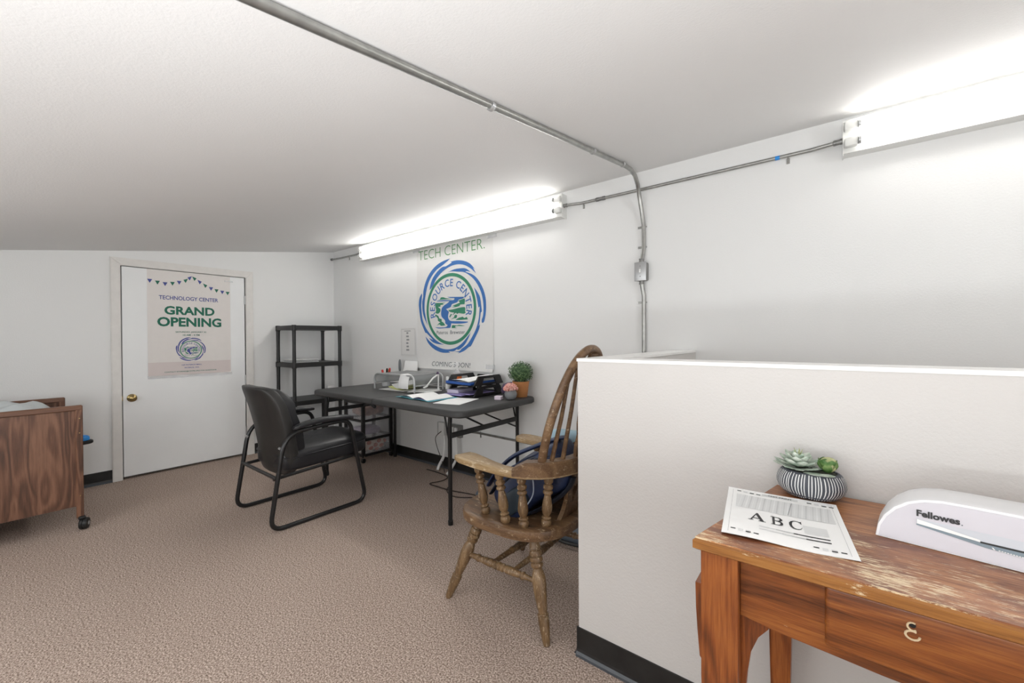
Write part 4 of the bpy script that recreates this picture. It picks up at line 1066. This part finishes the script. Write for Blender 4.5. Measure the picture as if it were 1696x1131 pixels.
# letter trays
lt = thing('letter_tray', (2.52, -.22, Z), 'black two-tier letter tray stacked on the folding table', 'letter tray')
AX0, AX1, AY0, AY1 = 2.375, 2.655, -.385, -.055
for k, z in enumerate((Z + .008, Z + .085)):
    pan = G().rbox(((AX0 + AX1) / 2, (AY0 + AY1) / 2, z), (AX1 - AX0, AY1 - AY0, .006), .002, 1).build('tray_floor', 'bplastic', lt)
    for x in (AX0, AX1):
        # side frame with a cut-out
        ol = [(0, 0), (.33, 0), (.285, .068), (.05, .068)]
        hl = [(.09, .014), (.245, .014), (.225, .05), (.105, .05)]
        G().plate(ol, (x - .006, AY0, z), (0, 1, 0), (0, 0, 1), .012, [hl]).build('side_frame', 'bplastic', lt, smooth=False)
        if k == 0:
            for y in (AY0 + .06, AY1 - .06): G().rbox((x, y, z + .07), (.016, .03, .02), .003, 1).build('stacking_peg', 'bplastic', lt)
    G().plate([(0, 0), (.28, 0), (.26, .055), (.02, .055)], (AX0, AY1 - .002, z), (1, 0, 0), (0, 0, 1), .006, [[(.05, .015), (.23, .015), (.215, .042), (.065, .042)]]).build('back_frame', 'bplastic', lt, smooth=False)
    if k == 0:
        for x in (AX0 + .03, AX1 - .03): G().lathe((x, AY0 + .03, Z), (x, AY0 + .03, Z + .006), [(0, .008), (1, .008)], 8).build('foot', 'rubber', lt)
f = thing('ring_binder', (2.5, -.24, Z + .09), 'royal blue folder of papers in the upper letter tray', 'folder')
G().rbox((2.505, -.255, Z + .102), (.25, .30, .02), .004, 1, Euler((0, .02, .04)).to_matrix()).build('cover', 'bluefold', f)
G().surf(lambda u, v: (2.40 + u * .225, -.40 + v * .30, Z + .1145 + .03 * v * u + .012 * math.sin(u * 3)), 8, 8).surf(lambda u, v: (2.40 + (1 - u) * .225, -.40 + v * .30, Z + .1125), 8, 8).build('papers', 'paper', f)
sheet('notebook', 2.478, -.295, .175, .27, .05, Z + .0115, 'purple', 'lilac notebook sticking out of the lower letter tray', 'notebook', th=.010)
sheet('notebook', 2.575, -.27, .125, .26, -.04, Z + .022, 'purple', 'thin lilac booklet at the right of the lower tray', 'notebook', th=.006)
G_ = G().rbox((2.448, -.315, Z + .036), (.11, .18, .028), .003, 1, Euler((0, 0, .1)).to_matrix())
solo(G_, 'card_box', plain('pale_lilac_box', '#c9c3d8', .5), (2.448, -.315, Z + .022), 'pale lilac card box on the notebook in the lower tray', 'box')
# open workbook and loose sheet
wb = thing('workbook', (2.38, -.52, Z), 'open workbook with teal edged pages lying on the table', 'book')
RW = Euler((0, 0, -.05)).to_matrix()
for s in (-1, 1):
    def page(u, v, dz, w=.17, h=.24, s=s):
        x = s * u * w; zz = Z + .002 + dz + .016 * math.sin(PI * min(1, u * 1.1)) * (1 if dz > .003 else .3)
        q = RW @ Vector((x, (v - .5) * h, 0)); return (2.345 + q.x, -.56 + q.y, zz)
    o1 = G().surf(lambda u, v: page(u if s > 0 else 1 - u, v, .001, .20, .265), 10, 3).build('cover', 'teal', wb)
    G().surf(lambda u, v: page(u if s > 0 else 1 - u, v, .004), 10, 3).build('page', 'paper', wb)
    G().surf(lambda u, v: page(u if s > 0 else 1 - u, v, .0025, .174, .245), 10, 3).build('page', 'purple' if s > 0 else 'palebl', wb)
sheet('paper', 2.655, -.555, .2, .28, .28, Z + .001, 'paper', 'blank white sheet at the table corner beside the workbook', 'paper')
# topiary
tp = thing('potted_topiary', (2.885, -.125, Z), 'round green topiary in a terracotta pot at the table end', 'plant')
PXY = (2.885, -.125)
G().lathe((*PXY, Z + .001), (*PXY, Z + .115), [(0, .045), (.03, .048), (.97, .063), (1, .063), (1, .057), (.9, .055)], 24).build('pot', 'terracotta', tp)
G().lathe((*PXY, Z + .1), (*PXY, Z + .14), [(0, .054), (.4, .05), (1, .02)], 16).build('moss', 'soil', tp)
g = G(); cc = Vector((*PXY, Z + .178))
G().sup(cc, (.073, .073, .066), 1, 1, 16, 10).build('foliage_core', 'leaf', tp)
for i in range(1500):
    z_ = random.uniform(-.75, 1); a = random.uniform(0, 2 * PI); q = math.sqrt(1 - z_ * z_)
    dv = Vector((q * math.cos(a), q * math.sin(a), z_)); rr = random.uniform(.72, 1.05)
    p0 = cc + Vector((dv.x * .088, dv.y * .088, dv.z * .078)) * rr
    t1 = dv.cross(Vector((random.uniform(-1, 1), random.uniform(-1, 1), random.uniform(-1, 1)))).normalized(); t2 = dv.cross(t1)
    ln = random.uniform(.007, .012); wd = ln * .42
    tip = p0 + (dv * .6 + t1 * .8).normalized() * ln
    m_ = (p0 + tip) / 2
    g.add([p0, m_ + t2 * wd, tip, m_ - t2 * wd], [(0, 1, 2, 3)])
g.build('foliage', 'leaf', tp, smooth=False, kind='stuff')
fl = thing('potted_flower', (2.89, -.255, Z), 'pink flower in a round grey bowl beside the topiary', 'plant')
FX = (2.905, -.27)
G().lathe((*FX, Z + .001), (*FX, Z + .068), [(0, .024), (.1, .034), (.35, .043), (.6, .045), (.85, .039), (1, .032), (1, .028), (.85, .028)], 24).build('bowl', 'concrete', fl)
g = G()
for i in range(260):
    z_ = random.uniform(-.25, 1); a = random.uniform(0, 2 * PI); q = math.sqrt(max(0, 1 - z_ * z_))
    dv = Vector((q * math.cos(a), q * math.sin(a), z_)); p0 = Vector((*FX, Z + .075)) + Vector((dv.x * .045, dv.y * .045, dv.z * .033)) * random.uniform(.8, 1.0)
    t1 = dv.cross(Vector((random.uniform(-1, 1), random.uniform(-1, 1), .3))).normalized()
    g.lathe(p0, p0 + dv * .010 + t1 * .004, [(0, .002), (.5, .005), (.85, .0045), (1, .002)], 5)
G().sup((*FX, Z + .075), (.036, .036, .026), 1, 1, 14, 8).build('flower_core', 'pink', fl)
g.build('petals', 'pink', fl, kind='stuff')
solo(G().rbox((2.845, -.33, Z + .014), (.05, .05, .026), .003, 1, Euler((0, 0, .3)).to_matrix()), 'small_box', plain('pale_pink_box', '#ded0dd', .5), (2.845, -.33, Z), 'tiny pale lilac box left of the grey flower bowl', 'box')
solo(G().sup((2.775, -.125, Z + .05), (.055, .05, .05), .8, .7, 20, 12, warp=lambda p: Vector((p[0] + .006 * math.sin(p[2] * 80), p[1], p[2] * (1 + .1 * math.sin(p[0] * 60))))), 'yarn_bundle', 'plum', (2.775, -.125, Z), 'dark plum cloth bundle between the letter tray and the topiary', 'cloth')

# ================================================================ FOREGROUND DESK
DZT = .767
dk = thing('writing_desk', (4.95, -1.42, 0), 'worn oak writing desk with one drawer against the half wall', 'desk')
FLx, FLy = 4.462, -1.648; BLx, BLy = 4.563, -1.2
FRx, BRx = 5.56, 5.46
top = [(FLx, FLy), (FRx, FLy), (BRx, BLy), (BLx, BLy)]
def inset(k): 
    cx_ = (FLx + FRx) / 2; cy_ = (FLy + BLy) / 2
    return [(x + (k if x < cx_ else -k), y + (k if y < cy_ else -k)) for x, y in top]
tb = G().plate(inset(.004), (0, 0, DZT - .003), (1, 0, 0), (0, 1, 0), .003).build('desk_top', 'desktop', dk, smooth=False)
g = G(); a = inset(.001); b_ = inset(0); n = 4; L = [(inset(.006), DZT - .026), (b_, DZT - .022), (b_, DZT - .006), (inset(.004), DZT - .0029)]
vs = []
for lp, z in L: vs += [(x, y, z) for x, y in lp]
g.add(vs, [(i * 4 + k, i * 4 + (k + 1) % 4, (i + 1) * 4 + (k + 1) % 4, (i + 1) * 4 + k) for i in range(3) for k in range(4)] + [(3, 2, 1, 0), (12, 13, 14, 15)])
g.build('top_edge', 'oak_edge', dk, smooth=False)
# legs (tapered, square)
ZB = DZT - .026
def dleg(x0, x1, y0, y1):
    cx_, cy_ = (x0 + x1) / 2, (y0 + y1) / 2; g = G(); vs = []
    for k, z in ((.62, 0), (1, .48), (1, ZB)):
        hx, hy = (x1 - x0) / 2 * k, (y1 - y0) / 2 * k
        vs += [(cx_ + sx * hx, cy_ + sy * hy, z) for sx, sy in ((-1, -1), (1, -1), (1, 1), (-1, 1))]
    g.add(vs, [(i * 4 + k, i * 4 + (k + 1) % 4, (i + 1) * 4 + (k + 1) % 4, (i + 1) * 4 + k) for i in range(2) for k in range(4)] + [(3, 2, 1, 0), (8, 9, 10, 11)])
    return g.build('leg', 'oak_z', dk, smooth=False)
dleg(4.474, 4.540, -1.632, -1.566); dleg(5.482, 5.548, -1.632, -1.566); dleg(4.552, 4.604, -1.262, -1.21); dleg(5.42, 5.472, -1.262, -1.21)
# apron and drawer
AZ0, AZ1 = .612, ZB
G().plate([(4.541, AZ1), (4.541, .618), (4.60, .61), (4.68, .606), (4.75, .602), (5.01, .598), (5.27, .602), (5.34, .606), (5.42, .61), (5.481, .618), (5.481, AZ1)][::-1], (0, -1.585, 0), (1, 0, 0), (0, 0, 1), .02).build('front_apron', 'oak_x', dk, smooth=False)
G().plate([(4.498, AZ1), (4.498, .615), (4.56, .615), (4.56, AZ1)][::-1] , (0, 0, 0), (1, 0, 0), (0, 0, 1), 0)
for s_ in (0, 1):
    p0 = Vector((4.495, -1.566, 0)) if s_ == 0 else Vector((5.527, -1.566, 0)); p1 = Vector((4.57, -1.262, 0)) if s_ == 0 else Vector((5.452, -1.262, 0))
    nn = Vector((-(p1 - p0).y, (p1 - p0).x, 0)).normalized() * .009
    g = G(); g.add([p0 - nn + Vector((0, 0, .615)), p0 + nn + Vector((0, 0, .615)), p1 + nn + Vector((0, 0, .615)), p1 - nn + Vector((0, 0, .615)), p0 - nn + Vector((0, 0, AZ1)), p0 + nn + Vector((0, 0, AZ1)), p1 + nn + Vector((0, 0, AZ1)), p1 - nn + Vector((0, 0, AZ1))],
                   [(3, 2, 1, 0), (4, 5, 6, 7), (0, 1, 5, 4), (1, 2, 6, 5), (2, 3, 7, 6), (3, 0, 4, 7)]).build('side_apron', 'oak_x', dk, smooth=False)
G().b2((4.604, -1.235, .615), (5.42, -1.217, AZ1)).build('back_apron', 'oak_x', dk, smooth=False)
dr = G().rbox((5.01, -1.604, .677), (.672, .022, .11), .007, 3).build('drawer_front', 'oak_x', dk)
for hx in (4.785, 5.235):
    G().lathe((hx, -1.6155, .708), (hx, -1.6165, .708), [(0, .0040), (1, .0040)], 14).build('handle_hole', 'rubber', dr)
    G().tube([(hx + .0062 * math.cos(a), -1.6165, .706 + .0062 * math.sin(a)) for a in [math.radians(60 + 25 * k) for k in range(11)]], .0014, 6).build('pull_scar', plain('bare_wood', '#e2cda8', .6), dr)
    G().tube([(hx + .0085 * math.cos(a), -1.6165, .692 + .007 * math.sin(a)) for a in [math.radians(60 + 25 * k) for k in range(13)]], .0017, 6).build('pull_scar', plain('bare_wood', '#d9c3a0', .6), dr)
# curved corner brackets
br = [(0, 0), (.05, .0), (.047, -.012), (.03, -.035), (.017, -.07), (.01, -.12), (.006, -.17), (0, -.175)]
G().plate(br[::-1], (4.5405, -1.578, .616), (1, 0, 0), (0, 0, 1), .02).build('corner_bracket', 'oak_z', dk, smooth=False)
G().plate([(-a, b) for a, b in br], (5.4815, -1.578, .616), (1, 0, 0), (0, 0, 1), .02).build('corner_bracket', 'oak_z', dk, smooth=False)
sb = [(0, 0), (-.012, .0), (-.011, -.05), (-.008, -.10), (-.004, -.15), (0, -.155)]
G().plate(sb, (4.4735, -1.575, .664), (1, 0, 0), (0, 0, 1), .05).build('side_bracket', 'oak_z', dk, smooth=False)

# test print sheet
PA = [Vector((4.506, -1.603)), Vector((4.725, -1.568)), Vector((4.692, -1.288)), Vector((4.470, -1.321))]
def pp_(u, v, e=0):
    q = PA[0] * (1 - u) * (1 - v) + PA[1] * u * (1 - v) + PA[2] * u * v + PA[3] * (1 - u) * v
    z = DZT + .0015 + .004 * (1 - u) ** 2 + .012 * max(0, v - .55) ** 2 * (1 - .3 * u) + .0015 * math.sin(u * 7) * (1 - v)
    return (q.x, q.y, z + e)
tpn = thing('test_print', (4.6, -1.44, DZT), 'white TEST PRINT page with large ABC on the worn desk', 'paper')
g = G().surf(lambda u, v: pp_(u, v), 16, 16); g.surf(lambda u, v: pp_(1 - u, v, -.0004), 16, 16).build('sheet', 'paper', tpn)
E1 = .0006
def rect(g, u0, u1, v0, v1, e=E1, nu=6, nv=3): g.surf(lambda u, v: pp_(u0 + u * (u1 - u0), v0 + v * (v1 - v0), e), nu, nv)
def quad(g, pts, e=E1, n=8):
    g.surf(lambda u, v: pp_(*[(pts[0][k] * (1 - u) + pts[1][k] * u) * (1 - v) + (pts[3][k] * (1 - u) + pts[2][k] * u) * v for k in (0, 1)], e), n, n)
gp, gm, gk, gw = G(), G(), G(), G()
quad(gp, [(.09, .56), (.93, .56), (.93, .86), (.09, .86)])
for i in range(26):
    u = .11 + i * .0305
    quad(gw if i % 2 == 0 else gm, [(u - .0, .565), (u + .004 + .003 * (i % 4), .565), (u + .034 + .003 * (i % 4), .855), (u + .03, .855)], E1 * 1.6, 2)
gm2 = G()
quad(gm2, [(.545, .57), (.551, .57), (.601, .85), (.595, .85)], E1 * 2.2, 2)
rect(gp, .33, .66, .915, .955); rect(gp, .66, .84, .29, .43)
for u0, v0 in ((.07, .08), (.70, .065), (.09, .915), (.74, .905)):
    for i in range(4):
        u = u0 + i * .062
        if i in (0, 3): rect(gk, u, u + .04, v0 + (.016 if i == 0 else 0), v0 + (.032 if i == 0 else .016), E1, 2, 2)
        else: rect(gp, u, u + .04, v0, v0 + .034, E1, 2, 2)
        if i == 2: rect(gk, u, u + .04, v0 - .004, v0 + .012, E1 * 1.8, 2, 2)
for i in range(12):
    u = .30 + i * .045
    tgt = gp if i < 3 else (gm if i < 6 else gk)
    rect(tgt, u, u + .046, .235, .252, E1, 2, 2); rect(gp if i < 4 else (gm if i < 8 else gk), u, u + .046, .185, .202, E1, 2, 2)
# serif ABC drawn as outlines in a unit square
SER = {
 'A': ([[(0, 0), (.30, 0), (.30, .05), (.20, .06), (.27, .27), (.62, .27), (.69, .07), (.58, .05), (.58, 0), (1.0, 0), (1.0, .05), (.90, .07), (.56, 1.0), (.47, 1.0), (.12, .08), (0, .05)], [(.30, .34), (.445, .78), (.595, .34)]]),
 'B': ([[(0, 0), (.62, 0), (.82, .05), (.93, .16), (.93, .34), (.84, .46), (.68, .52), (.82, .58), (.89, .68), (.89, .82), (.80, .93), (.62, 1.0), (0, 1.0), (0, .95), (.12, .93), (.12, .07), (0, .05)], [(.30, .06), (.30, .47), (.5, .47), (.65, .42), (.72, .34), (.72, .20), (.65, .10), (.5, .06)], [(.30, .54), (.30, .94), (.5, .94), (.62, .90), (.68, .82), (.68, .68), (.61, .58), (.48, .54)]]),
 'C': ([[(.96, .30), (.92, .31), (.84, .16), (.70, .07), (.54, .05), (.38, .10), (.27, .24), (.22, .45), (.23, .62), (.30, .82), (.42, .93), (.56, .96), (.70, .93), (.82, .84), (.89, .68), (.93, .68), (.93, 1.0), (.89, 1.0), (.84, .95), (.70, 1.0), (.54, 1.02), (.34, .98), (.15, .86), (.03, .66), (.02, .40), (.10, .18), (.26, .04), (.46, -.02), (.66, -.01), (.84, .08)]]),
}
for ch, u0, u1 in (('A', .21, .355), ('B', .40, .505), ('C', .545, .655)):
    loops = SER[ch]; flat = [p for l in loops for p in l]
    tri = tessellate_polygon([[Vector((p[0], p[1], 0)) for p in l] for l in loops])
    fs = []
    for t_ in tri:
        a, b, c_ = [flat[i] for i in t_]
        fs.append(tuple(t_) if (b[0] - a[0]) * (c_[1] - a[1]) - (b[1] - a[1]) * (c_[0] - a[0]) > 0 else tuple(t_)[::-1])
    gk.add([pp_(u0 + p[0] * (u1 - u0), .33 + p[1] * .155, E1 * 1.5) for p in flat], fs)
text_in(gk, 'TEST PRINT', .385, .61, .922, .947, lambda x, y: pp_(x, y, E1 * 2), .01)
rect(gm2, .05, .052, .04, .96, E1, 2, 12); rect(gm2, .95, .952, .04, .96, E1, 2, 12)
gw.build('light_stripes', plain('ink_faint', '#eeefef', .6), tpn, smooth=False, kind='stuff'); gp.build('pale_print', 'ink_pale', tpn, smooth=False, kind='stuff'); gm.build('grey_print', plain('ink_light', '#d2d3d3', .6), tpn, smooth=False, kind='stuff')
gm2.build('print_lines', 'ink_mid', tpn, smooth=False, kind='stuff'); gk.build('black_print', 'ink_black', tpn, smooth=False, kind='stuff')

# succulent planter
sp = thing('succulent_planter', (4.636, -1.282, DZT), 'oval striped charcoal planter with succulents on the desk', 'plant')
PC = Vector((4.642, -1.251, DZT))
PA2 = .0725; PB2 = .052
prof = [(.0, .60), (.04, .70), (.15, .83), (.32, .95), (.5, 1.0), (.68, .985), (.84, .93), (.95, .86), (1.0, .80), (1.0, .74), (.92, .72)]
HP = .066
def pl_pt(a, h, k): return PC + Vector((PA2 * k * math.cos(a), PB2 * k * math.sin(a), .001 + h * HP))
g = G(); n = 96; vs = []
for h, k in prof: vs += [pl_pt(2 * PI * i / n, h, k) for i in range(n)]
g.add(vs, [(j * n + i, j * n + (i + 1) % n, (j + 1) * n + (i + 1) % n, (j + 1) * n + i) for j in range(len(prof) - 1) for i in range(n)] + [tuple(range(n))[::-1], tuple((len(prof) - 1) * n + i for i in range(n))])
pot = g.build('bowl', 'planter', sp)
random.seed(3)
a = 0
while a < 2 * PI - .05:
    w_ = random.uniform(.026, .036)
    g = G(); hs = [.05 + random.uniform(-.02, .03), .2, .35, .5, .65, .8, .94 + random.uniform(-.02, .03)]
    ks = []
    for h in hs:
        for (h0, k0), (h1, k1) in zip(prof, prof[1:]):
            if h0 <= h <= h1: ks.append(k0 + (k1 - k0) * (h - h0) / (h1 - h0)); break
    vs = []
    for h, k in zip(hs, ks): vs += [pl_pt(a, h, k * 1.012), pl_pt(a + w_, h, k * 1.012)]
    g.add(vs, [(2 * i, 2 * i + 1, 2 * i + 3, 2 * i + 2) for i in range(len(hs) - 1)]).build('stripe', 'planterstripe', pot, smooth=False)
    a += random.uniform(.075, .125)
G().sup(PC + Vector((0, 0, HP * .9)), (PA2 * .78, PB2 * .78, .014), 1, 1, 24, 8).build('moss', 'soil', sp)
def leaf_mesh(L, w, th, cup):
    g = G()
    prof = [(0, .35), (.15, .55), (.4, .9), (.62, 1), (.8, .82), (.92, .45), (1, .04)]
    vs = []
    for t_, k in prof:
        for cx_, cz_ in ((-1, .25), (-.5, -.55), (.5, -.55), (1, .25), (.45, .15), (-.45, .15)):
            vs.append((t_ * L, cx_ * w * k, cz_ * th * (.4 + .6 * k) + cup * t_ * t_ * L + abs(cx_) * cup * .2 * w))
    m = len(prof)
    g.add(vs, [(i * 6 + k, i * 6 + (k + 1) % 6, (i + 1) * 6 + (k + 1) % 6, (i + 1) * 6 + k) for i in range(m - 1) for k in range(6)] + [tuple(range(6))[::-1], tuple((m - 1) * 6 + k for k in range(6))])
    return g
def put_leaf(name, mat, par, base, az, el, L, w, th, cup, label=None):
    g = leaf_mesh(L, w, th, cup)
    m = Matrix.Translation(base) @ Matrix.Rotation(az, 4, 'Z') @ Matrix.Rotation(-el, 4, 'Y')
    return g.xf(m).build(name, mat, par, ang=60)
RC = PC + Vector((-.026, -.006, HP + .003))
for ring, (cnt, el, L, w, off) in enumerate(((9, .08, .058, .014, 0), (8, .32, .052, .0135, .3), (7, .62, .044, .012, .1), (5, .95, .034, .009, .5), (4, 1.2, .024, .006, .2))):
    for i in range(cnt):
        put_leaf('leaf', 'succ', sp, RC + Vector((0, 0, .004 * ring)), off + 2 * PI * i / cnt + random.uniform(-.12, .12), el + random.uniform(-.1, .1), L * random.uniform(.9, 1.08), w, .0045, .12)
for i in range(5): G().lathe(RC + Vector((0, 0, .02)), RC + Vector((.010 * math.cos(i * 1.3), .010 * math.sin(i * 1.3), .05)), [(0, .0016), (.6, .0014), (1, .0004)], 5).build('bud_stem', 'succ3', sp)
RC2 = PC + Vector((.034, -.006, HP + .001))
for ring, (cnt, el, L, w, off, cup) in enumerate(((6, .65, .036, .017, 0, .45), (5, .95, .036, .016, .5, .35))):
    for i in range(cnt): put_leaf('leaf', 'succ2', sp, RC2, off + 2 * PI * i / cnt, el, L, w, .004, cup)
lab(G().sup(RC2 + Vector((.002, 0, .022)), (.017, .016, .018), .9, 1, 16, 12, warp=lambda p: Vector((p[0] * (1 + .08 * math.sin(4 * math.atan2(p[1], p[0]) + p[2] * 90)), p[1] * (1 + .08 * math.sin(4 * math.atan2(p[1], p[0]) + p[2] * 90)), p[2]))).build('closed_bud', 'succ3', sp), 'olive rounded bud')
for dx, dy, az in ((.0, -.045, -1.2), (.018, -.046, -1.0)): put_leaf('leaf', 'succ', sp, PC + Vector((dx - .012, dy + .012, HP + .002)), az + .7, .05, .045, .012, .004, .05)

# laminator
lm = thing('laminator', (5.0, -1.37, DZT), 'white desktop laminator with rounded end at the right of the desk', 'laminator')
RL = Matrix.Translation((4.754, -1.418, DZT + .001)) @ Matrix.Rotation(math.radians(-8), 4, 'Z')
LL, DD = .50, .118
prof = [(0, 0), (.003, .022), (.012, .042), (.026, .060), (.045, .075), (.066, .084), (.09, .0885), (.13, .0895)]
outl = prof + [(LL - .13, .0895), (LL - .09, .0885), (LL - .066, .084), (LL - .045, .075), (LL - .026, .060), (LL - .012, .042), (LL - .003, .022), (LL, 0)]
def lampt(x, d, z): return RL @ Vector((x, d, z))
g = G(); vs = []; m = len(outl)
# shell sections from front to back, shrinking a little and rounding over at the back
secs = [(.0, 1.0), (.004, 1.012), (.02, 1.018), (.06, 1.02), (.09, 1.0), (.108, .95), (DD, .86)]
for d_, k in secs: vs += [lampt(LL / 2 + (x - LL / 2) * (1 + (k - 1) * .25), d_ + (.02 * (z / .09)), z * k) for x, z in outl]
fs = [(i * m + k, i * m + k + 1, (i + 1) * m + k + 1, (i + 1) * m + k) for i in range(len(secs) - 1) for k in range(m - 1)]
fs += [tuple(range(m))[::-1], tuple((len(secs) - 1) * m + k for k in range(m))]
fs += [((i + 1) * m, (i + 1) * m + m - 1, i * m + m - 1, i * m) for i in range(len(secs) - 1)]
g.add(vs, fs).build('shell', 'lam', lm, ang=40)
def face(x, z, e=0): return lampt(x, .02 * (z / .09) - e, z)
ins = [(LL / 2 + (x - LL / 2) * .984, max(.002, z * .955)) for x, z in outl]
g = G(); flat_poly(g, ins[::-1], lambda x, z: face(x, z, .0015)); fp = g.build('front_panel', 'lamface', lm, smooth=False)
G().add([face(.058, .049, .002), face(.058, .038, .002), face(LL - .06, .014, .002), face(LL - .06, .049, .002)], [(0, 1, 2, 3)]).build('slot_shade', 'lamlip', fp, smooth=False)
G().add([face(.058, .040, .0026), face(.058, .0375, .0026), face(.145, .0255, .0026), face(LL - .06, .012, .0026), face(LL - .06, .034, .0026), face(.145, .034, .0026)], [(0, 1, 2, 3, 4, 5)]).build('slot_base', 'lamslot', fp, smooth=False)
G().add([face(.139, .0345, .0030), face(.139, .0315, .0030), face(LL - .06, .030, .0030), face(LL - .06, .034, .0030)], [(0, 1, 2, 3)]).build('slot', 'rubber', fp, smooth=False)
G().add([face(.059, .0485, .0034), face(.059, .0405, .0034), face(.139, .033, .0034), face(.139, .0365, .0034)], [(0, 1, 2, 3)]).build('feed_lip', 'whiteplastic', fp, smooth=False)
g = G(); text_in(g, 'Fellowes', .058, .115, .0535, .0655, lambda x, z: face(x, z, .003), .04); g.build('brand_lettering', 'ink_black', fp, smooth=False, kind='stuff')
g = G(); text_in(g, '.', .1165, .1185, .0535, .0555, lambda x, z: face(x, z, .003), 0); g.build('brand_mark', 'ink_grey', fp, smooth=False)
g = G(); flat_poly(g, [(.152, .0288), (.1545, .0258), (.1565, .0258), (.154, .0288)], lambda x, z: face(x, z, .0036)); g.b2((0, 0, 0), (0, 0, 0)) if 0 else None
for i in range(9): flat_poly(g, [(.160 + i * .0032, .0268 - i * .0002), (.160 + i * .0032, .0256 - i * .0002), (.1622 + i * .0032, .0256 - i * .0002), (.1622 + i * .0032, .0268 - i * .0002)], lambda x, z: face(x, z, .0036))
g.build('slot_marking', 'whiteplastic', fp, smooth=False, kind='stuff')
